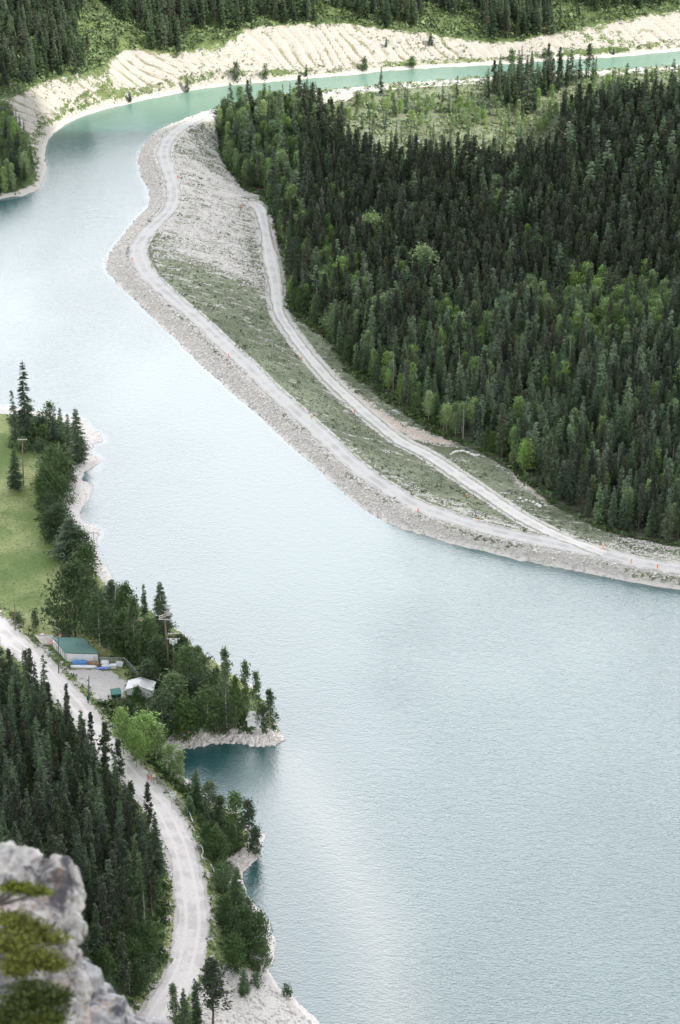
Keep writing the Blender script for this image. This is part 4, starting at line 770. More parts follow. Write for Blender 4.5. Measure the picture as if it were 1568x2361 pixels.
# verge thicket between road and water, low infill
fx, fy = jitter([(245, 1640), (320, 1700), (360, 1770), (440, 1850), (490, 1960), (520, 2080), (535, 2230), (600, 2230), (590, 2150), (545, 2020), (560, 1960), (540, 1900), (430, 1830), (390, 1720), (560, 1685), (600, 1670), (440, 1510), (330, 1500), (310, 1560), (310, 1640)], 3, 4.2, 18)
for x, y in zip(fx, fy):
    r_ = rng.random()
    put('broadleaf' if r_ < 0.45 else 'poplar', x, y, rng.uniform(3.5, 7), rng.uniform(0.8, 1.2), 'shore')

# which trees stand by themselves: the 300 that show largest of each kind
fam = lambda k: {'spruce': 'conifer', 'young spruce': 'conifer', 'pine': 'conifer', 'aspen': 'leafy', 'poplar': 'leafy', 'broadleaf': 'leafy', 'shrub': 'leafy', 'dead tree': 'dead'}[k]
for t_ in trees:
    a, b_, s_ = to_px(t_['x'], t_['y'], t_['z'] + t_['h'] * 0.6); vis = (-30 < a < 1598) and (-40 < b_ < 2400); t_['px'], t_['py'] = a, b_
    t_['size'] = (1e6 if t_['zone'] == 'hand' else 0) + (s_ * t_['h'] if vis else 0)
CATS = {'spruce': 'spruce', 'young spruce': 'spruce', 'pine': 'pine', 'aspen': 'aspen', 'poplar': 'poplar', 'broadleaf': 'broadleaf tree', 'shrub': 'shrub', 'dead tree': 'dead tree'}
NAMES = {'spruce': 'spruce_tree', 'young spruce': 'spruce_tree', 'pine': 'pine_tree', 'aspen': 'aspen_tree', 'poplar': 'poplar_tree', 'broadleaf': 'willow_tree', 'shrub': 'shrub', 'dead tree': 'dead_tree'}
def auto_label(t_):
    z_, k = t_['zone'], t_['kind']; kd = {'spruce': 'dark spruce', 'young spruce': 'mid green spruce', 'pine': 'olive brown pine', 'aspen': 'light green aspen', 'poplar': 'mid green poplar', 'broadleaf': 'bushy green tree', 'dead tree': 'bare grey dead tree'}[k]
    sz = 'tall' if t_['h'] > (14 if k in ('spruce', 'pine') else 9) else ('mid sized' if t_['h'] > (10 if k in ('spruce', 'pine') else 6) else 'small'); a, b_ = t_['px'], t_['py']
    if z_ == 'slope': where = 'on the slope ' + ('across the road from the yard' if b_ < 1680 else 'across the road from the cove' if b_ < 1850 else 'above the pale cliff rock' if a < 150 else 'inside the gravel road bend' if a > 270 else 'left of the gravel road, mid stand')
    elif z_ == 'hill': where = 'on the far hillside ' + ('in the thick left corner stand' if a < 200 else 'left of the big bare scarp' if a < 560 else 'above the middle of the scarp' if a < 1000 else 'above the low right scarp')
    elif z_ == 'forest': where = 'in the dam forest ' + ('near the road junction' if b_ > 1090 and a > 1200 else 'behind the white boulder rows' if b_ > 930 else 'beside the lower track' if a < 900 and b_ > 560 else 'at the shaded upper right' if a > 1280 and b_ < 500 else 'deep in its middle')
    elif z_ == 'clearing': where = 'in the sunlit clearing, ' + ('left part' if a < 900 else 'middle part' if a < 1130 else 'right part')
    elif z_ == 'far point': where = 'in the small dark grove on the far point'
    else: where = 'in the shore thicket, ' + ('around the two white huts' if b_ < 1720 else 'between road and cove' if b_ < 1950 else 'between road bend and lake')
    return f'{sz} {kd} {where}'
order = {'conifer': [], 'leafy': [], 'dead': []}
for t_ in trees: order[fam(t_['kind'])].append(t_)
first = {}; rest = []
def grow(t_):
    cm, tm, H0 = K[t_['kind']][t_['p']]; lab = t_['label'] or auto_label(t_); s = t_['h'] / H0
    o = thing(NAMES[t_['kind']], lab, CATS[t_['kind']], (t_['x'], t_['y'], t_['z']), t_['rz'], None if t_['zone'] == 'hand' else lab)
    o.scale = (s * t_['w'], s * t_['w'], s); c = obj({'shrub': 'foliage', 'dead tree': 'branches'}.get(t_['kind'], 'crown'), cm, o); k = obj('stem' if t_['kind'] == 'shrub' else 'trunk', tm, o); first.setdefault((t_['kind'], t_['p']), (c, k))
for f_, lst in order.items():
    lst.sort(key=lambda q_: -q_['size']); 
    for i, t_ in enumerate(lst):
        if (i < 300 and t_['size'] > 0) or (t_['kind'], t_['p']) not in first and t_['size'] > 0: grow(t_)
        else: rest.append((f_, t_))
def forest_stuff(name, lst, label_):
    me = bpy.data.meshes.new(name); n = len(lst); me.vertices.add(n); me.vertices.foreach_set('co', np.array([(t_['x'], t_['y'], t_['z'] - 0.1) for t_ in lst], np.float32).ravel())
    keys = sorted({(t_['kind'], t_['p']) for t_ in lst}); kidx = {k: i for i, k in enumerate(keys)}
    at_ = me.attributes.new('proto', 'INT', 'POINT'); at_.data.foreach_set('value', [kidx[(t_['kind'], t_['p'])] for t_ in lst])
    at_ = me.attributes.new('size3', 'FLOAT_VECTOR', 'POINT'); at_.data.foreach_set('vector', np.array([[t_['h'] / K[t_['kind']][t_['p']][2] * t_['w']] * 2 + [t_['h'] / K[t_['kind']][t_['p']][2]] for t_ in lst], np.float32).ravel())
    at_ = me.attributes.new('turn', 'FLOAT_VECTOR', 'POINT'); at_.data.foreach_set('vector', np.array([[0, 0, t_['rz']] for t_ in lst], np.float32).ravel())
    o = obj(name, me, kind='stuff'); ng = bpy.data.node_groups.new(name, 'GeometryNodeTree'); ng.interface.new_socket('Geometry', in_out='INPUT', socket_type='NodeSocketGeometry'); ng.interface.new_socket('Geometry', in_out='OUTPUT', socket_type='NodeSocketGeometry')
    gi = N(ng, 'NodeGroupInput'); go = N(ng, 'NodeGroupOutput'); jn = N(ng, 'GeometryNodeJoinGeometry'); mtp = N(ng, 'GeometryNodeMeshToPoints'); L(ng, gi.outputs[0], mtp.inputs[0])
    na = N(ng, 'GeometryNodeInputNamedAttribute', data_type='INT'); na.inputs[0].default_value = 'proto'; ns = N(ng, 'GeometryNodeInputNamedAttribute', data_type='FLOAT_VECTOR'); ns.inputs[0].default_value = 'size3'; nr = N(ng, 'GeometryNodeInputNamedAttribute', data_type='FLOAT_VECTOR'); nr.inputs[0].default_value = 'turn'
    for k, i in kidx.items():
        cmp_ = N(ng, 'FunctionNodeCompare', data_type='INT', operation='EQUAL'); L(ng, na.outputs[0], cmp_.inputs[2]); cmp_.inputs[3].default_value = i
        for ob in first[k]:
            oi = N(ng, 'GeometryNodeObjectInfo', transform_space='ORIGINAL'); oi.inputs[0].default_value = ob; oi.inputs[1].default_value = False
            ip = N(ng, 'GeometryNodeInstanceOnPoints'); L(ng, mtp.outputs[0], ip.inputs['Points']); L(ng, cmp_.outputs[0], ip.inputs['Selection']); L(ng, oi.outputs['Geometry'], ip.inputs['Instance']); L(ng, nr.outputs[0], ip.inputs['Rotation']); L(ng, ns.outputs[0], ip.inputs['Scale']); L(ng, ip.outputs[0], jn.inputs[0])
    L(ng, jn.outputs[0], go.inputs[0]); md_ = o.modifiers.new('trees', 'NODES'); md_.node_group = ng; return o
forest_stuff('conifer_forest', [t_ for f_, t_ in rest if f_ == 'conifer'], ''); forest_stuff('aspen_woodland', [t_ for f_, t_ in rest if f_ == 'leafy'], '')
print('TREES', {k: len(v) for k, v in order.items()}, 'rest', len(rest))
# ------------------------------------------------------------------ buildings, poles and small things
M['white'] = flat('white_siding', (0.88, 0.88, 0.86), 0.7, 0.10, 1.2); M['groof'] = flat('green_roof_metal', (0.13, 0.24, 0.21), 0.55, 0.10, 0.8); M['gtrim'] = flat('dark_green_trim', (0.03, 0.07, 0.055), 0.6)
M['wroof'] = flat('pale_shingles', (0.62, 0.61, 0.59), 0.8, 0.12, 2); M['dark'] = flat('dark_door', (0.12, 0.13, 0.14), 0.6); M['wood'] = flat('weathered_pole_wood', (0.21, 0.155, 0.115), 0.9, 0.3, 3)
M['arm'] = flat('grey_timber', (0.46, 0.43, 0.39), 0.85, 0.2, 3); M['metal'] = flat('galvanised_metal', (0.42, 0.44, 0.44), 0.45, 0.1, 5, 0.4); M['tgrey'] = flat('transformer_grey', (0.55, 0.58, 0.57), 0.5)
M['green'] = flat('dumpster_green', (0.015, 0.085, 0.06), 0.5, 0.2, 3); M['blue'] = flat('blue_tarp', (0.10, 0.24, 0.50), 0.5, 0.25, 4); M['wplast'] = flat('white_plastic', (0.72, 0.73, 0.74), 0.45, 0.08, 3)
M['log'] = flat('peeled_log', (0.33, 0.23, 0.15), 0.85, 0.3, 3); M['orange'] = flat('orange_paint', (0.72, 0.20, 0.03), 0.5); M['red'] = flat('faded_red_paint', (0.50, 0.10, 0.07), 0.55); M['pink'] = flat('sun_faded_board', (0.72, 0.42, 0.36), 0.6)
M['sand'] = flat('play_sand', (0.47, 0.43, 0.40), 0.95, 0.1, 3); M['curb'] = flat('bleached_timber', (0.50, 0.47, 0.36), 0.9, 0.2, 3); M['sign'] = flat('sign_white', (0.74, 0.76, 0.72), 0.5, 0.03, 2); M['ink'] = flat('sign_ink', (0.12, 0.15, 0.14), 0.6)
M['bluep'] = flat('blue_paint', (0.06, 0.16, 0.35), 0.5); M['wire'] = flat('cable_black', (0.05, 0.05, 0.05), 0.6); M['wirep'] = flat('cable_pale', (0.2, 0.2, 0.19), 0.6)
def G(px, py): return ground(px, py)
def mpp(g): return 1.0 / (to_px(g.x, g.y, g.z)[2] * SD)            # metres per survey pixel there
def at3(px, py, z): q_ = at(px, py, z); return Vector((float(q_[0]), float(q_[1]), z))
# shed with a green single pitch roof
zb = G(190, 1531).z - 0.1; FL, FR, BR, BL = at3(151, 1505, zb + 2.75), at3(228, 1507.5, zb + 2.75), at3(195, 1471, zb + 3.35), at3(119, 1468, zb + 3.35)
c0 = (FL + FR + BR + BL) / 4; c0.z = zb; sh_ = thing('storage_shed', 'white walled shed with green sloping metal roof beside the gravel yard', 'shed', c0)
rq = [p_ - c0 for p_ in (FL, FR, BR, BL)]; rc = sum(rq, Vector()) / 4
wq = [Vector(((p_.x - rc.x) * 0.95 + rc.x, (p_.y - rc.y) * 0.95 + rc.y, p_.z - 0.10)) for p_ in rq]; b_ = MB()
V = [Vector((p_.x, p_.y, -0.3)) for p_ in wq] + wq; b_.add(V, [[0, 1, 5, 4], [1, 2, 6, 5], [2, 3, 7, 6], [3, 0, 4, 7]]); b_.build('wall', M['white'], sh_)
b_ = MB(); V = [p_ + Vector((0, 0, -0.09)) for p_ in rq] + rq; b_.add(V, [[3, 2, 1, 0], [4, 5, 6, 7], [0, 1, 5, 4], [1, 2, 6, 5], [2, 3, 7, 6], [3, 0, 4, 7]]); rf_ = b_.build('roof', M['groof'], sh_)
b_ = MB()
for a_, c_ in ((0, 1), (1, 2), (3, 0)): b_.tube([rq[a_] + Vector((0, 0, -0.06)), rq[c_] + Vector((0, 0, -0.06))], 0.10, 4)
b_.build('fascia', M['gtrim'], rf_)
b_ = MB()
for k in range(1, 9):
    f = k / 9; b_.tube([rq[0].lerp(rq[1], f) + Vector((0, 0, .02)), rq[3].lerp(rq[2], f) + Vector((0, 0, .02))], 0.022, 4)
b_.build('roof_seam', M['groof'], rf_)
side = (wq[3] - wq[0]); side.z = 0; sn = Vector((side.y, -side.x, 0)).normalized(); sn = -sn if sn.x > 0 else sn
for k, (f0, f1) in enumerate(((0.10, 0.30), (0.42, 0.62), (0.72, 0.92))):
    a_ = wq[0].lerp(wq[3], f0); c_ = wq[0].lerp(wq[3], f1); V = [Vector((a_.x, a_.y, -0.2)) + sn * .03, Vector((c_.x, c_.y, -0.2)) + sn * .03, Vector((c_.x, c_.y, 2.2)) + sn * .03, Vector((a_.x, a_.y, 2.2)) + sn * .03]
    b_ = MB(); b_.add(V + [v + sn * .03 for v in V], [[0, 1, 2, 3], [7, 6, 5, 4], [0, 4, 5, 1], [1, 5, 6, 2], [2, 6, 7, 3], [3, 7, 4, 0]]); dr = b_.build('door', M['wplast'], sh_)
    b_ = MB(); [b_.tube([v1 + sn * .05, v2 + sn * .05], 0.06, 4) for v1, v2 in ((V[0], V[3]), (V[3], V[2]), (V[2], V[1]))]; b_.build('door_frame', M['dark'], dr)
b_ = MB(); b_.tube([wq[0] + Vector((-.02, -.02, 0)), Vector((wq[0].x - .02, wq[0].y - .02, -.3))], 0.07, 4); b_.tube([rc + Vector((.4, 0, 0)), rc + Vector((.4, 0, .8))], 0.06, 6); b_.build('vent_pipe', M['dark'], sh_)
fr_ = wq[1]; b_ = MB(); b_.box((fr_.x - .55, fr_.y - .14, 1.35), (1.0, .2, 1.3)); b_.build('meter_cabinet', M['tgrey'], sh_)
# white gabled hut
g = G(322, 1611); hut = thing('gabled_hut', 'small white hut with pale gabled roof half hidden by bushes', 'hut', (g.x, g.y, g.z), R(-6)); W2, D2, he, hr = 2.9, 3.4, 2.3, 3.3
b_ = MB(); b_.add([(-W2, 0, -.4), (W2, 0, -.4), (W2, D2, -.4), (-W2, D2, -.4), (-W2, 0, he), (W2, 0, he), (W2, D2, he), (-W2, D2, he), (0, 0, hr), (0, D2, hr)], [[0, 1, 5, 8, 4], [1, 2, 6, 5], [3, 0, 4, 7], [2, 3, 7, 9, 6]]); b_.build('wall', M['white'], hut)
b_ = MB(); o_ = .35; dz = (hr - he) / W2 * o_
for s in (-1, 1): b_.add([(0, -o_, hr + .08), (s * (W2 + o_), -o_, he - dz + .08), (s * (W2 + o_), D2 + o_, he - dz + .08), (0, D2 + o_, hr + .08), (0, -o_, hr + .18), (s * (W2 + o_), -o_, he - dz + .18), (s * (W2 + o_), D2 + o_, he - dz + .18), (0, D2 + o_, hr + .18)], [[0, 1, 2, 3], [7, 6, 5, 4], [0, 4, 5, 1], [1, 5, 6, 2], [2, 6, 7, 3]])
b_.build('roof', M['wroof'], hut); b_ = MB(); b_.box((.9, -.04, .95), (.95, .06, 2.0)); b_.build('door', M['tgrey'], hut); b_ = MB(); b_.box((-1.3, -.04, 1.3), (.8, .06, .7)); b_.build('window', M['dark'], hut)
# white shoreline shed
g = G(588, 1688); hut = thing('shoreline_shed', 'small boxy white shed on the grassy tip of the wooded point', 'shed', (g.x, g.y, g.z), R(-13)); W2, D2 = 1.75, 2.5
b_ = MB(); b_.add([(-W2, 0, -.5), (W2, 0, -.5), (W2, D2, -.5), (-W2, D2, -.5), (-W2, 0, 2.55), (W2, 0, 2.55), (W2, D2, 3.0), (-W2, D2, 3.0)], [[0, 1, 5, 4], [1, 2, 6, 5], [2, 3, 7, 6], [3, 0, 4, 7]]); b_.build('wall', M['white'], hut)
b_ = MB(); b_.add([(-2.1, -.3, 2.54), (2.1, -.3, 2.54), (2.1, 2.8, 3.1), (-2.1, 2.8, 3.1), (-2.1, -.3, 2.66), (2.1, -.3, 2.66), (2.1, 2.8, 3.22), (-2.1, 2.8, 3.22)], [[3, 2, 1, 0], [4, 5, 6, 7], [0, 1, 5, 4], [1, 2, 6, 5], [2, 3, 7, 6], [3, 0, 4, 7]]); b_.build('roof', M['wroof'], hut)
b_ = MB(); b_.box((-W2 - .03, .85, .95), (.05, .85, 2.1)); b_.build('door', M['dark'], hut)
# poles
def pole(name, px, py, tx, ty, label, group=None, r=0.15, m=None, arms=(), trans=0, min_h=None):
    g = G(px, py); s = mpp(g); h = (py - ty) * s / 0.875; dx = (tx - px) * s; o = thing(name, label, 'pole' if name != 'street_lamp' else 'street lamp', (g.x, g.y, g.z), 0, group)
    b_ = MB(); b_.tube([(0, 0, -.5), (dx * .5, 0, h * .5), (dx, 0, h)], [r, r * .85, r * .65], 8); b_.build('shaft', m or M['wood'], o)
    for za, wd, rz, mm in arms:
        a = MB(); rot = Matrix.Rotation(rz, 3, 'Z'); c = Vector((dx * (h - za) / h, -r * 0.9, h - za)); a.box(c, (wd, .14, .16), rot); ar = a.build('crossarm', M[mm], o)
        for k in (-.46, -.2, .2, .46): i_ = MB(); q_ = c + rot @ Vector((wd * k, 0, .08)); i_.tube([q_, q_ + Vector((0, 0, .12)), q_ + Vector((0, 0, .22))], [.05, .08, .04], 6); i_.build('insulator', M['tgrey'], ar)
    for k in range(trans):
        a = PI + PI * k / 2 if trans > 1 else 0; t_ = MB(); c = Vector((dx * .75, 0, h * .74)) + Vector((math.cos(a) * .6, -abs(math.sin(a)) * .6, 0)); t_.tube([c, c + Vector((0, 0, .06)), c + Vector((0, 0, 1.0)), c + Vector((0, 0, 1.1))], [.26, .33, .33, .22], 12); t_.build('transformer', M['tgrey'], o)
        b2 = MB(); b2.tube([c + Vector((0, 0, .4)), Vector((dx * .75, 0, c.z + .4))], .05, 4); b2.build('bracket', M['metal'], o)
    return o, Vector((g.x + dx, g.y, g.z + h))
_, T1 = pole('utility_pole', 54, 1122, 59, 1014, 'slim wooden pole with a pale crossarm on the upper lawn', r=.16, arms=((.35, 2.5, R(3), 'arm'),))
_, T2 = pole('utility_pole', 213, 1317, 221, 1227, 'leaning wooden pole with a thin crossarm over the shore willows', r=.16, arms=((.4, 2.4, R(-8), 'arm'),), m=M['arm'])
_, T3 = pole('utility_pole', 263, 1412, 271, 1343, 'pale wooden pole poking out above the blunt dark spruce', r=.16, arms=((.3, 1.6, R(60), 'arm'),), m=M['arm'])
_, T4 = pole('utility_pole', 388, 1549, 385, 1410, 'tall thick brown pole with three crossarms near the fence', r=.26, arms=((.5, 3.3, R(38), 'arm'), (1.05, 3.0, R(38), 'arm'), (1.9, 2.9, R(-5), 'arm')))
_, T5 = pole('utility_pole', 399, 1562, 404, 1456, 'thinner pole carrying three grey transformers', r=.15, arms=((.5, 2.6, 0, 'arm'), (1.9, 3.0, 0, 'arm')), trans=3)
_, T6 = pole('wooden_pole', 35, 1455, 38, 1394, 'short dark pole at the left edge where the road enters', r=.17)
o, T7 = pole('wooden_pole', 203, 1622, 209, 1557, 'bare dark pole with a small green box in the gravel yard', r=.14, m=M['dark'])
b_ = MB(); b_.box((.05, -.18, 1.35), (.55, .4, .8), None, .7); b_.tube([(.05, -.18, 1.7), (.05, -.18, 2.1)], [.42, .05], 4); b_.build('box', M['green'], o)
o, T8 = pole('street_lamp', 135, 1554, 141, 1450, 'dark lamp post with a long arm reaching over the shed roof', r=.13, m=M['dark'])
hL = T8.z - o.location.z; dxL = T8.x - o.location.x; s_ = mpp(o.location)
p0 = Vector((dxL * .72, 0, hL * .74)); p2 = Vector(((103 - 135) * s_ + .45, -.3, hL * .895)); b_ = MB(); b_.tube([p0, p0.lerp(p2, .5) + Vector((0, 0, .22)), p2], .045, 6); b_.build('arm', M['metal'], o)
b_ = MB(); d = Vector((-1, 0, -.03)); b_.tube([p2, p2 + d * .15, p2 + d * .5, p2 + d * .85], [.06, .16, .20, .06], 10); b_.build('lamp_head', M['wplast'], o)
b_ = MB(); tp = Vector((dxL, 0, hL)); b_.tube([tp, tp + Vector((-.9, 0, .75))], .05, 5); b_.tube([tp, tp + Vector((.25, 0, -1.9))], .03, 4); b_.build('bracket', M['metal'], o)
# cables
def cable(a, b__, sag, label, m='wirep', r=.014):
    pts = [a.lerp(b__, k / 14) - Vector((0, 0, sag * 4 * (k / 14) * (1 - k / 14))) for k in range(15)]; c = MB(); c.tube([p_ - pts[7] for p_ in pts], r, 4); o = c.build('power_cable', M[m]); o.location = pts[7]; o['label'] = label; o['category'] = 'cable'; o['group'] = 'overhead power cables'
L_ = lambda v, dx=0, dz=0: v + Vector((dx, 0, dz))
cable(L_(T1, -1.1, -.2), L_(T2, -1.1, -.3), 1.2, 'upper cable from the lawn pole to the leaning shore pole'); cable(L_(T1, 1.1, -.2), L_(T2, 1.1, -.3), 1.3, 'lakeward cable from the lawn pole to the leaning shore pole')
cable(L_(T2, 0, -.3), L_(T3, 0, -.2), .8, 'cable from the leaning shore pole to the pale pole above the spruce'); cable(L_(T3, 0, -.2), L_(T4, -1, -.8), .8, 'cable from the pale pole to the tall thick pole')
cable(L_(T4, -.2, -2.4), L_(T8, .1, -.1), .7, 'higher cable crossing the trees from the thick pole to the lamp post'); cable(L_(T4, -.2, -3.6), L_(T8, .1, -1.6), .7, 'lower cable crossing the trees from the thick pole to the lamp post'); cable(L_(T8, -.1, -.2), L_(T6, .1, -.2), .6, 'cable from the lamp post to the leftmost pole')
cable(L_(T4, .9, -2.0), L_(T5, -.4, -.4), .3, 'short cable between the thick pole and the transformer pole')
# chain link fences
def fence(pts, label, hgt=1.8, side=0):
    g0 = pts[0]; o = thing('chain_link_fence', label, 'fence', g0); q_ = [p_ - g0 for p_ in pts]
    for p_ in q_: b_ = MB(); b_.tube([p_ - Vector((0, 0, .3)), p_ + Vector((0, 0, hgt + .05))], .05, 6); b_.build('post', M['metal'], o)
    b_ = MB(); [b_.tube([a + Vector((0, 0, hgt)), c + Vector((0, 0, hgt))], .04, 5) for a, c in zip(q_[:-1], q_[1:])]; b_.build('top_rail', M['metal'], o)
    V = []; Fc = []
    for a, c in zip(q_[:-1], q_[1:]):
        l = (c - a).length; u = (c - a) / l; n_ = int(l / .22)
        for k in range(-8, n_ + 1):
            for sg in (1, -1):
                x0 = k * .22; x1 = x0 + hgt; z0, z1 = (0, hgt) if sg > 0 else (hgt, 0)
                if x0 < 0: z0 += sg * (-x0); x0 = 0
                if x1 > l: z1 -= sg * (x1 - l); x1 = l
                if x1 <= x0: continue
                A_ = a + u * x0 + Vector((0, 0, z0)); B_ = a + u * x1 + Vector((0, 0, z1)); w_ = Vector((0, 0, .022)); i = len(V); V += [A_ - w_, B_ - w_, B_ + w_, A_ + w_]; Fc.append([i, i + 1, i + 2, i + 3])
    b_ = MB(); b_.V = [tuple(v) for v in V]; b_.F = Fc; b_.build('wire_mesh', M['metal'], o); return o
def walk(pp, step=3.0):
    g_ = [G(*p_) for p_ in pp]; out = [g_[0]]
    for a, c in zip(g_[:-1], g_[1:]):
        n_ = max(1, round((c - a).length / step))
        for k in range(1, n_ + 1): p_ = a.lerp(c, k / n_); p_.z = float(hz(p_.x, p_.y)); out.append(p_)
    return out
fence(walk([(231, 1531), (258, 1532), (287, 1533), (301, 1545), (318, 1566)]), 'chain link fence between the green roofed shed and the trees')
fence(walk([(343, 1786), (366, 1810), (398, 1842), (433, 1880)]), 'long chain link fence along the road above the cove')
def rail(pp, label):
    g_ = [G(*p_) for p_ in pp]; o = thing('guard_rail', label, 'rail', g_[0]); q_ = [p_ - g_[0] for p_ in g_]; b_ = MB(); b_.tube([p_ + Vector((0, 0, .85)) for p_ in q_], .09, 6); b_.build('rail', M['sign'], o)
    for p_ in q_: b_ = MB(); b_.tube([p_ - Vector((0, 0, .3)), p_ + Vector((0, 0, .85))], .06, 6); b_.build('post', M['arm'], o)
rail([(436, 1879), (440, 1889), (445, 1902)], 'short straight pale rail just below the end of the fence'); rail([(462, 1955), (467, 1965), (469, 1973), (465, 1981), (467, 1986), (471, 1989)], 'crooked pale rail further down the verge'); rail([(486, 2000), (491, 2009), (494, 2018)], 'last short rail half lost in the bushes')
# signs and barricade
g = G(400, 1856); o = thing('road_sign', 'white double board sign standing in front of the road fence', 'sign', (g.x, g.y, g.z), R(8)); s_ = mpp(g); hb = (1856 - 1826) * s_ / .875
for dx in (-.42, .42): b_ = MB(); b_.tube([(dx, .06, -.3), (dx, .06, hb)], .05, 6); b_.build('post', M['metal'], o)
b_ = MB(); b_.box((0, 0, hb - .35), (1.42, .05, .85)); pl = b_.build('upper_board', M['sign'], o); b_ = MB(); b_.box((-.05, 0, hb - 1.28), (.95, .05, .95)); pl2 = b_.build('lower_board', M['sign'], o)
for i, (z_, wd) in enumerate(((-.17, .95), (-.33, 1.05), (-.52, .8))): b_ = MB(); b_.box((0, -.035, hb + z_ - .0), (wd, .012, .07)); b_.build('text_line', M['ink'], pl)
b_ = MB(); b_.box((-.05, -.035, hb - 1.1), (.5, .012, .06)); b_.tube([(-.35, -.035, hb - 1.6), (.2, -.035, hb - 1.25)], .04, 4); b_.tube([(-.1, -.035, hb - 1.65), (.3, -.035, hb - 1.4)], .03, 4); b_.build('pictogram', M['ink'], pl2)
g = G(355, 1809); o = thing('warning_sign', 'small pale yellow sign on a dark post beside the red barricade', 'sign', (g.x, g.y, g.z), R(5)); s_ = mpp(g); hb = (1809 - 1788) * s_ / .875
b_ = MB(); b_.tube([(0, .04, -.3), (0, .04, hb)], .05, 6); b_.build('post', M['dark'], o); b_ = MB(); b_.box((.05, 0, hb), (.62, .04, .62)); pl = b_.build('plate', flat('sign_cream', (0.75, 0.72, 0.55), .5, .04), o); b_ = MB(); b_.box((.05, -.03, hb), (.08, .01, .4)); b_.build('mark', M['ink'], pl)
g = G(347, 1803); o = thing('barricade', 'red A-frame barricade with a slanting faded board at the road edge', 'barricade', (g.x, g.y, g.z), R(-10))
for dx in (-.55, .35):
    for dy in (-.35, .35): b_ = MB(); b_.tube([(dx, dy, 0), (dx, 0, 1.5)], .045, 5); b_.build('leg', M['red'], o)
b_ = MB(); b_.tube([(-.55, 0, .7), (.35, 0, .7)], .05, 5); b_.build('crossbar', M['red'], o); b_ = MB(); b_.box((.05, -.08, 1.15), (1.9, .06, .32), Matrix.Rotation(R(48), 3, 'Y')); b_.build('board', M['pink'], o); b_ = MB(); b_.box((-.1, .1, 1.0), (.9, .05, .3)); b_.build('back_board', M['red'], o)
# dumpster
g = G(268, 1609); o = thing('dumpster', 'dark green dumpster with a sloping lid at the edge of the yard', 'dumpster', (g.x, g.y, g.z), R(14))
b_ = MB(); b_.add([(-1.05, -.2, .12), (1.05, -.2, .12), (1.05, 1.0, .12), (-1.05, 1.0, .12), (-1.1, -.55, 1.25), (1.1, -.55, 1.25), (1.1, 1.1, 1.7), (-1.1, 1.1, 1.7)], [[3, 2, 1, 0], [4, 5, 6, 7], [0, 1, 5, 4], [1, 2, 6, 5], [2, 3, 7, 6], [3, 0, 4, 7]]); b_.build('body', M['green'], o)
b_ = MB(); b_.add([(-1.2, -.7, 1.24), (1.2, -.7, 1.24), (1.2, 1.15, 1.76), (-1.2, 1.15, 1.76), (-1.2, -.7, 1.32), (1.2, -.7, 1.32), (1.2, 1.15, 1.84), (-1.2, 1.15, 1.84)], [[3, 2, 1, 0], [4, 5, 6, 7], [0, 1, 5, 4], [1, 2, 6, 5], [2, 3, 7, 6], [3, 0, 4, 7]]); b_.build('lid', flat('lid_green', (0.07, 0.19, 0.16), .5), o)
b_ = MB(); b_.box((.05, -.5, .75), (.22, .05, .16)); b_.build('label_plate', M['sign'], o)
for dx in (-1.1, 1.1): b_ = MB(); b_.box((dx, .3, .85), (.12, .7, .2)); b_.build('lifting_sleeve', M['gtrim'], o)
for dx in (-.8, .8):
    b_ = MB(); b_.tube([(dx - .05, .4, .1), (dx + .05, .4, .1)], .1, 10); b_.build('wheel', M['dark'], o)
# the heap in front of the shed
def lump(name, label, cat, px, py, d, m, seed, rz=0, lift=0, n=10, bulge=.18, group=None):
    g = G(px, py); r = np.random.default_rng(seed); V = []; Fc = []; nu, nv_ = n * 2, n
    for i in range(nu + 1):
        u = i / nu * 2 - 1
        for k in range(nv_):
            a = 2 * PI * k / nv_; e = (1 - abs(u) ** 6) ** .5; q_ = Vector((u * d[0] / 2, math.copysign(abs(math.cos(a)) ** .6, math.cos(a)) * d[1] / 2 * max(e, .25), math.copysign(abs(math.sin(a)) ** .6, math.sin(a)) * d[2] / 2 * max(e, .25)))
            q_ *= 1 + r.uniform(-bulge, bulge) * .5; V.append((q_.x, q_.y, q_.z + d[2] / 2 + lift))
    for i in range(nu):
        for k in range(nv_): Fc.append([i * nv_ + k, (i + 1) * nv_ + k, (i + 1) * nv_ + (k + 1) % nv_, i * nv_ + (k + 1) % nv_])
    Fc += [list(range(nv_)), [nu * nv_ + k for k in range(nv_)][::-1]]
    o = obj(name, mesh(name, np.array(V), Fc, m, smooth_=True), None, (g.x, g.y, g.z), label=label, category=cat, group=group); o.rotation_euler.z = rz; return o
lump('wrapped_stack', 'long white plastic wrapped stack lying in front of the shed', 'stack', 193, 1541, (6.2, .9, .75), M['wplast'], 1, R(-2), bulge=.08)
lump('blue_tarp', 'bright blue tarp pulled over the log pile against the shed wall', 'tarp', 184, 1536, (3.5, 1.3, 1.1), M['blue'], 2, lift=.25)
for i, (px, py, l, lf, lb) in enumerate(((212, 1537, 3.4, .1, 'lowest log of the pile beside the blue tarp'), (210, 1536, 3.2, .45, 'middle log of the pile beside the blue tarp'), (212, 1535, 2.8, .8, 'top log of the pile beside the blue tarp'))):
    g = G(px, py); b_ = MB(); b_.tube([(-l / 2, 0, .17), (l / 2, .05, .17)], [.19, .15], 10); o = b_.build('log', M['log']); o.location = (g.x, g.y, g.z + lf); o.rotation_euler.z = R(-3 + 2 * i); o['label'] = lb; o['category'] = 'log'; o['group'] = 'logs piled by the shed'
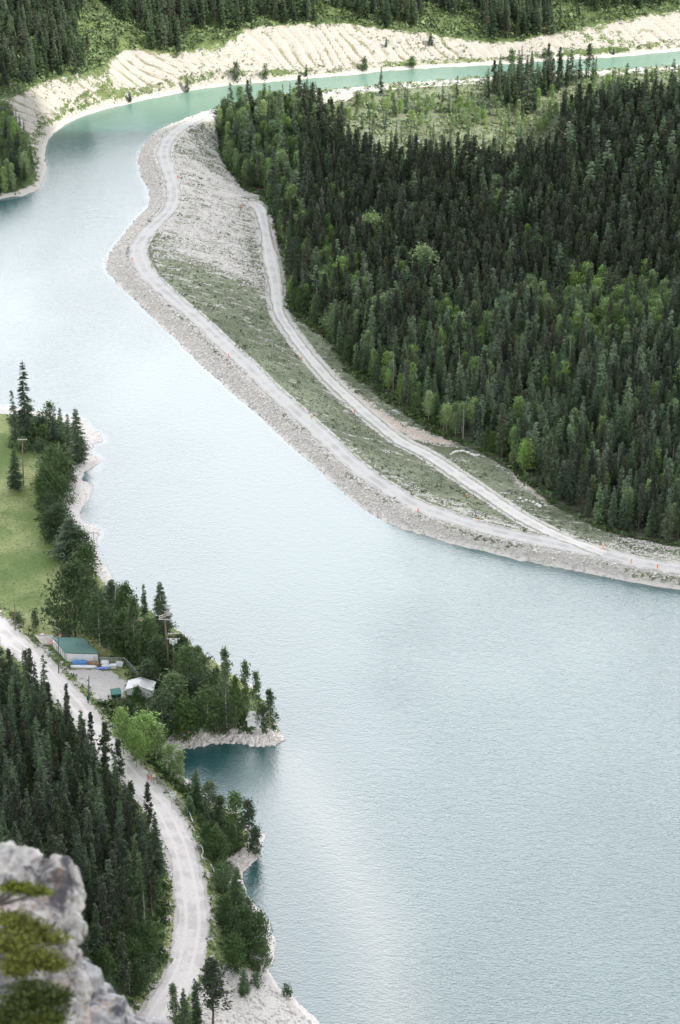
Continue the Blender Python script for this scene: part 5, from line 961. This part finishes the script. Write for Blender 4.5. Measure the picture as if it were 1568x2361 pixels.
g = G(225, 1536); b_ = MB(); b_.tube([(0, 0, 0), (0, 0, .08), (0, 0, .8), (0, 0, .85)], [.36, .42, .42, .36], 14); o = b_.build('barrel', M['log']); o.location = g; o['label'] = 'brown wooden drum between the log pile and the white tank'; o['category'] = 'barrel'
lump('blue_sheet', 'crumpled bright blue sheet on the grass beside the wrapped stack', 'tarp', 238, 1543, (3.2, .9, .35), flat('blue_sheet', (0.07, 0.16, 0.60), .5, .3, 5, c2=(.35, .45, .75)), 3, bulge=.5)
lump('white_tank', 'rounded white tank by the chain link fence', 'tank', 242, 1533, (2.0, 1.3, 1.1), M['wplast'], 4, bulge=.04)
lump('white_sheet', 'white plastic sheet heaped in front of the white tank', 'sheet', 247, 1538, (2.3, 1.0, .55), M['wplast'], 5, bulge=.45)
g = G(261, 1539); b_ = MB(); b_.box((0, 0, .35), (1.4, .9, .7), None, .94); o = b_.build('body', M['tgrey']); t_ = thing('storage_box', 'low pale grey box right of the white sheet', 'box', g, R(5)); o.parent = t_; b_ = MB(); b_.box((0, 0, .74), (1.5, 1.0, .07)); b_.build('lid', M['wplast'], t_)
g = G(262, 1544); t_ = thing('low_bench', 'low pale bench in the grass in front of the grey box', 'bench', g, R(-6)); b_ = MB(); b_.box((0, 0, .4), (1.3, .5, .08)); b_.build('seat', M['curb'], t_)
for dx in (-.5, .5): b_ = MB(); b_.box((dx, 0, .18), (.1, .4, .36)); b_.build('leg', M['dark'], t_)
g = G(275, 1536); t_ = thing('pallet', 'white slatted pallet leaning by the fence corner', 'pallet', g, R(-8)); rot = Matrix.Rotation(R(-52), 3, 'X')
for k in range(6): b_ = MB(); b_.box(rot @ Vector((-.75 + .3 * k, 0, 0)) + Vector((0, 0, .55)), (.2, .03, 1.35), rot @ Matrix.Rotation(R(12), 3, 'Y')); b_.build('slat', M['wplast'], t_)
for z_ in (-.5, .5): b_ = MB(); b_.box(rot @ Vector((0, .05, z_)) + Vector((0, 0, .55)), (1.8, .06, .1), rot); b_.build('runner', M['arm'], t_)
# play area
cr = [G(82, 1468), G(120, 1468), G(127, 1489), G(99, 1489)]; zz = float(np.mean([p_.z for p_ in cr])); c0 = sum(cr, Vector()) / 4; t_ = thing('sandpit', 'pale sandpit edged with bleached timbers left of the shed', 'sandpit', c0); q_ = [Vector((p_.x - c0.x, p_.y - c0.y, p_.z - c0.z + .3)) for p_ in cr]
b_ = MB(); b_.add(q_ + [v - Vector((0, 0, .5)) for v in q_], [[0, 1, 2, 3], [4, 5, 1, 0], [5, 6, 2, 1], [6, 7, 3, 2], [7, 4, 0, 3]]); b_.build('sand', M['sand'], t_)
for k in range(4):
    a, c = q_[k], q_[(k + 1) % 4]; b_ = MB(); b_.tube([a + Vector((0, 0, .05)), c + Vector((0, 0, .05))], .17, 4); b_.build('border_timber', M['curb'], t_)
g = G(112, 1487); t_ = thing('slide', 'dark red slide chute coming down into the sandpit', 'slide', g); pts = [Vector((0, 0, .25)), Vector((.8, .5, .35)), Vector((2.0, 1.4, .95)), Vector((3.2, 2.2, 1.7))]
b_ = MB()
for a, c in zip(pts[:-1], pts[1:]): w_ = Vector((-.15, .25, 0)); i = len(b_.V); b_.V += [tuple(v) for v in (a - w_, c - w_, c + w_, a + w_, a - w_ - Vector((0, 0, .05)), c - w_ - Vector((0, 0, .05)), c + w_ - Vector((0, 0, .05)), a + w_ - Vector((0, 0, .05)))]; b_.F += [[i, i + 1, i + 2, i + 3], [i + 7, i + 6, i + 5, i + 4], [i, i + 4, i + 5, i + 1], [i + 3, i + 2, i + 6, i + 7]]
b_.build('chute', M['pink'], t_)
for sg in (-1, 1): b_ = MB(); b_.tube([p_ + Vector((-.15, .25, 0)) * 1.2 * sg + Vector((0, 0, .1)) for p_ in pts], .06, 5); b_.build('side_rail', M['red'], t_)
b_ = MB(); [b_.tube([pts[-1] + Vector((dx, dy, 0)), Vector((pts[-1].x + dx, pts[-1].y + dy, -.2))], .05, 5) for dx, dy in ((0, .3), (0, -.3), (.8, .3), (.8, -.3))]; b_.build('support', M['bluep'], t_)
g = G(152, 1466); t_ = thing('climbing_frame', 'red and blue climbing frame showing above the shed roof', 'climbing frame', g)
for dx, dy, mm in ((-1.1, -.6, 'red'), (1.1, -.6, 'bluep'), (-1.1, .6, 'red'), (1.1, .6, 'bluep')): b_ = MB(); b_.tube([(dx, dy, -.2), (dx * .9, dy * .8, 2.6)], .06, 6); b_.build('post', M[mm], t_)
b_ = MB(); b_.tube([(-1.6, 0, 1.6), (1.1, 0, 3.0)], .09, 6); b_.build('beam', M['pink'], t_); b_ = MB(); b_.box((.9, 0, 2.7), (.9, 1.3, .08)); b_.build('platform', M['bluep'], t_)
for (a, c, lb) in (((48, 1453), (52, 1460), 'short bleached log curb beside the leftmost pole'), ((58, 1467), (81, 1495), 'long bleached log curb on the grass above the road'), ((99, 1498), (103, 1494), 'short stray timber on the grass left of the shed')):
    g = G(*a); e = G(*c); b_ = MB(); b_.tube([(0, 0, .12), tuple(e - g + Vector((0, 0, .12)))], .17, 7); o = b_.build('log_curb', M['curb']); o.location = g; o['label'] = lb; o['category'] = 'log'
for (px, py, hh, lb) in ((110, 1207, 2.2, 'thin white stake leaning at the lawn edge'), (136, 1038, 2.6, 'thin pale bare stick rising from the upper willow'), (152, 1290, 1.6, 'short grey post under the willows')):
    g = G(px, py); b_ = MB(); b_.tube([(0, 0, -.2), (.06, 0, hh * .5), (.18, 0, hh)], [.07, .06, .05], 6); o = b_.build('stake', M['sign']); o.location = g; o['label'] = lb; o['category'] = 'stake'
# orange markers
ms_ = None; base = None; GRP = 'orange marker posts along the dam'
for px, py, lb in ((305, 602, 'orange marker post at the sharp bend of the dam road'), (409, 412, 'orange marker post on the slope right of the upper road bend'), (555, 479, 'orange marker post left of the upper end of the lower track'), (696, 830, 'orange marker post on the slope left of the lower track, highest there'), (718, 966, 'orange marker post between the dam road and the middle of the slope'),
                   (817, 953, 'orange marker post halfway down the slope, close to the lower track'), (527, 823, 'orange marker post on the left shoulder of the dam road, above the riprap'), (964, 1181, 'orange marker post on the lake side shoulder where the slope starts to narrow'), (1076, 1149, 'orange marker post on the green slope between road and lower track'), (1105, 1201, 'orange marker post on the inner road edge below the green slope'),
                   (1390, 1266, 'orange marker post on the grass right of the road junction'), (1455, 1299, 'orange marker post with a bush at its foot, past the junction'), (1516, 1311, 'last orange marker post at the right edge of the photo'), (1236, 176, 'orange marker post beside the canal, right part'), (659, 224, 'orange marker post where the road meets the canal')):
    g = G(px, py)
    if base is None:
        base = thing('marker_post', lb, 'marker post', g, 0, GRP); b_ = MB(); b_.tube([(0, 0, -.3), (0, 0, 1.15)], .13, 8); shf = b_.build('shaft', M['orange'], base); b_ = MB(); b_.tube([(0, 0, 1.15), (0, 0, 1.35)], [.17, .15], 8); cap = b_.build('cap', flat('cap_cream', (.75, .6, .45), .5), base)
    else:
        o = base.copy(); col.objects.link(o); o.location = g; o['label'] = lb
        for ch in (shf, cap): c = ch.copy(); col.objects.link(c); c.parent = o
# rows of white boulders
def boulder(px, py, size, label, group, seed):
    g = G(px, py); r = np.random.default_rng(seed); m2 = IV * (1 + r.uniform(-.2, .2, (12, 1))) * size * 0.8 * np.array([1.2, .9, .9]); c = np.array([(m2[f].mean(0)) * 1.12 for f in IF]); V = np.vstack([m2, c]); Fc = []
    for i, f in enumerate(IF): Fc += [[f[0], f[1], 12 + i], [f[1], f[2], 12 + i], [f[2], f[0], 12 + i]]
    o = obj('boulder', mesh('boulder', V, np.array(Fc), M['chalk']), None, (g.x, g.y, g.z + size * .3), label=label, category='boulder', group=group); o.rotation_euler.z = r.uniform(0, 6)
r_ = np.random.default_rng(3)
names_ = ['left end', 'second', 'third', 'fourth', 'fifth', 'sixth', 'seventh', 'eighth', 'ninth', 'tenth', 'eleventh', 'twelfth', 'thirteenth', 'right end']
for k in range(14): boulder(1040 + 65 * k / 13, 1049 - 7 * math.sin(PI * min(1, k / 9)) + (3 if k > 10 else 0), r_.uniform(.42, .72), f'white boulder, {names_[k]} of the upper curved row by the forest edge' if 'end' in names_[k] else f'white boulder, {names_[k]} from the left in the upper curved row', 'white boulders of the upper row', 40 + k)
for k, (px, py, s) in enumerate(((1181, 1157, .4), (1193, 1156, .35), (1200, 1151, .6), (1205, 1157, .45), (1213, 1155, .5), (1222, 1157, .4), (1230, 1160, .6), (1238, 1166, .7), (1245, 1169, .8))): boulder(px, py, s, f'pale boulder, {["leftmost", "second", "third", "fourth", "fifth", "sixth", "seventh", "eighth", "rightmost and largest"][k]} of the lower loose row', 'pale boulders of the lower row', 70 + k)
# ------------------------------------------------------------------ the cliff edge the photographer stands on
def near_pt(px, py, d): x, y, z = ray(px, py); v = Vector((float(x), float(y), float(z))); v /= (v.y * cp - v.z * sp); return Vector((0, 0, CAM_H)) + v * d
def rock(name, blobs, label, m, voxel, amps, seed):
    V = []; Fc = []; r = np.random.default_rng(seed)
    c0 = near_pt(*blobs[0][:2], blobs[0][3])
    for px, py, rad, d, *sq in blobs:
        c = near_pt(px, py, d); R_ = rad * d / F_PX / SD; R_ *= 1.0; k = len(V); nu, nv_ = 20, 12; sq_ = sq[0] if sq else (1, 1.3, 1)
        for i in range(nv_ + 1):
            th_ = PI * i / nv_
            for j in range(nu): ph = 2 * PI * j / nu; u_ = (math.sin(th_) * math.cos(ph), math.sin(th_) * math.sin(ph), math.cos(th_)); V.append(tuple(c - c0 + Vector((u_[0] * sq_[0], u_[1] * sq_[1], u_[2] * sq_[2])) * R_))
        for i in range(nv_):
            for j in range(nu): Fc.append([k + i * nu + j, k + (i + 1) * nu + j, k + (i + 1) * nu + (j + 1) % nu, k + i * nu + (j + 1) % nu])
    o = obj(name, mesh(name, np.array(V), Fc, m, smooth_=True), None, c0, label=label, category='rock'); rm = o.modifiers.new('fuse', 'REMESH'); rm.mode = 'VOXEL'; rm.voxel_size = voxel; rm.use_smooth_shade = True
    for i, (sc_, st) in enumerate(amps):
        tx = bpy.data.textures.new(name + str(i), 'VORONOI' if i == 1 else 'CLOUDS'); tx.noise_scale = sc_
        dm = o.modifiers.new('rough', 'DISPLACE'); dm.texture = tx; dm.strength = st; dm.mid_level = 0.5; dm.texture_coords = 'LOCAL'
    return o
def rock_mat(name, pale, mid, dark, darkness):
    m, t, b = mat(name); tcn = N(t, 'ShaderNodeTexCoord').outputs['Object']; n1 = noise_n(t, 3.2, 6, tcn, .65, .6); n2 = noise_n(t, 9, 5, tcn, .7); n3 = noise_n(t, 2.0, 4, tcn, .6, 1.0)
    c = mixc(t, mrange(t, n2, .35, .65), pale, mid); c = mixc(t, mrange(t, n1, darkness, darkness + .12), c, dark)
    c = mixc(t, math_n(t, 'MULTIPLY', mrange(t, n3, .55, .62), .3), c, (0.38, 0.22, 0.12)); L(t, c, b.inputs['Base Color']); bump(t, b, n2, .8, .03); return m
rock('cliff_rock', [(20, 2030, 78, 20), (-70, 2010, 80, 20), (70, 2060, 66, 19.9), (120, 2052, 58, 19.9), (146, 2030, 42, 20), (150, 2075, 42, 20), (60, 2140, 90, 19.7), (128, 2140, 62, 19.7), (115, 2220, 70, 19.5), (20, 2250, 120, 19.4), (120, 2310, 85, 19.3), (20, 2400, 170, 19.2), (130, 2420, 100, 19.1), (-60, 2700, 330, 18.6), (-100, 3300, 620, 18, (1, 1.4, 1.2)), (-100, 4500, 1300, 17, (1, 1.4, 1.6))],
     'pale weathered cliff rock jutting in at the lower left corner', rock_mat('pale_cliff', (0.50, 0.475, 0.445), (0.33, 0.315, 0.30), (0.085, 0.08, 0.085), .49), .016, ((.30, .16), (.15, .15), (.05, .045)), 1)
rock('cliff_ledge', [(180, 2270, 60, 22.5), (215, 2320, 52, 22.5), (250, 2365, 56, 22.5), (290, 2400, 60, 22.5), (330, 2440, 80, 22.5), (200, 2420, 120, 22.2), (300, 2560, 180, 22), (150, 2800, 330, 21.5), (150, 3600, 800, 21, (1, 1.4, 1.4))],
     'darker broken rock ledge sloping down right of the pale cliff', rock_mat('dark_cliff', (0.42, 0.41, 0.40), (0.24, 0.235, 0.235), (0.08, 0.08, 0.085), .48), .022, ((.32, .15), (.14, .11), (.04, .035)), 2)
M['jun'] = foliage('juniper_needles', (0.10, 0.12, 0.02), (0.15, 0.16, 0.035)); M['jund'] = foliage('dark_juniper_needles', (0.06, 0.085, 0.015), (0.09, 0.11, 0.02))
def sprig(cl, label, m, seed):
    r = np.random.default_rng(seed); c0 = near_pt(cl[0][0], cl[0][1], cl[0][4]); T = []; W_ = []
    for px, py, rx, ry, d in cl:
        s = d / F_PX / SD; c = np.array(near_pt(px, py, d) - c0); n_ = int(rx * ry * 1.1)
        q_ = c + r.normal(0, .38, (n_, 3)) * np.array([rx, (rx + ry) * .4, ry]) * s; dd = r.normal(0, 1, (n_, 3)); dd[:, 2] = np.abs(dd[:, 2]) * .5; dd /= np.linalg.norm(dd, axis=1)[:, None]; l = r.uniform(5, 13, n_) * s; sd_ = np.cross(dd, r.normal(0, 1, (n_, 3))); sd_ /= np.linalg.norm(sd_, axis=1)[:, None]
        T.append(tri_fan(q_, dd, sd_, l, l * .55)); W_.append(c)
    T = np.concatenate(T); o = thing('juniper_bush', label, 'bush', c0); obj('foliage', crown_mesh('foliage', T, r.random(len(T)), m), o)
    b_ = MB(); st_ = Vector(W_[0]) + Vector((-.35, .1, -.25)); [b_.tube([st_, (st_ + Vector(w_)) / 2 + Vector((0, 0, -.03)), Vector(w_)], [.02, .014, .006], 5) for w_ in W_]; b_.build('stem', M['bark'], o)
sprig([(60, 2145, 70, 22, 19.0), (110, 2165, 60, 16, 18.9), (30, 2175, 60, 26, 18.8), (80, 2205, 60, 22, 18.7), (120, 2225, 50, 16, 18.7), (40, 2230, 50, 26, 18.7), (30, 2120, 50, 18, 19)], 'yellow green juniper spray hanging over the pale rock', M['jun'], 1)
sprig([(60, 2310, 70, 34, 18.5), (125, 2300, 50, 30, 18.5), (30, 2340, 80, 30, 18.4), (100, 2340, 60, 22, 18.4), (70, 2275, 50, 16, 18.5)], 'dark green juniper bush at the foot of the pale rock', M['jund'], 2)
sprig([(50, 2050, 55, 9, 19.0), (90, 2056, 40, 7, 18.95), (30, 2044, 40, 8, 19)], 'thin yellowish moss like strip growing on the rock top', M['jun'], 3)
sprig([(110, 2352, 50, 14, 18.3), (40, 2365, 60, 16, 18.3)], 'small juniper tuft cut by the bottom edge', M['jund'], 4)
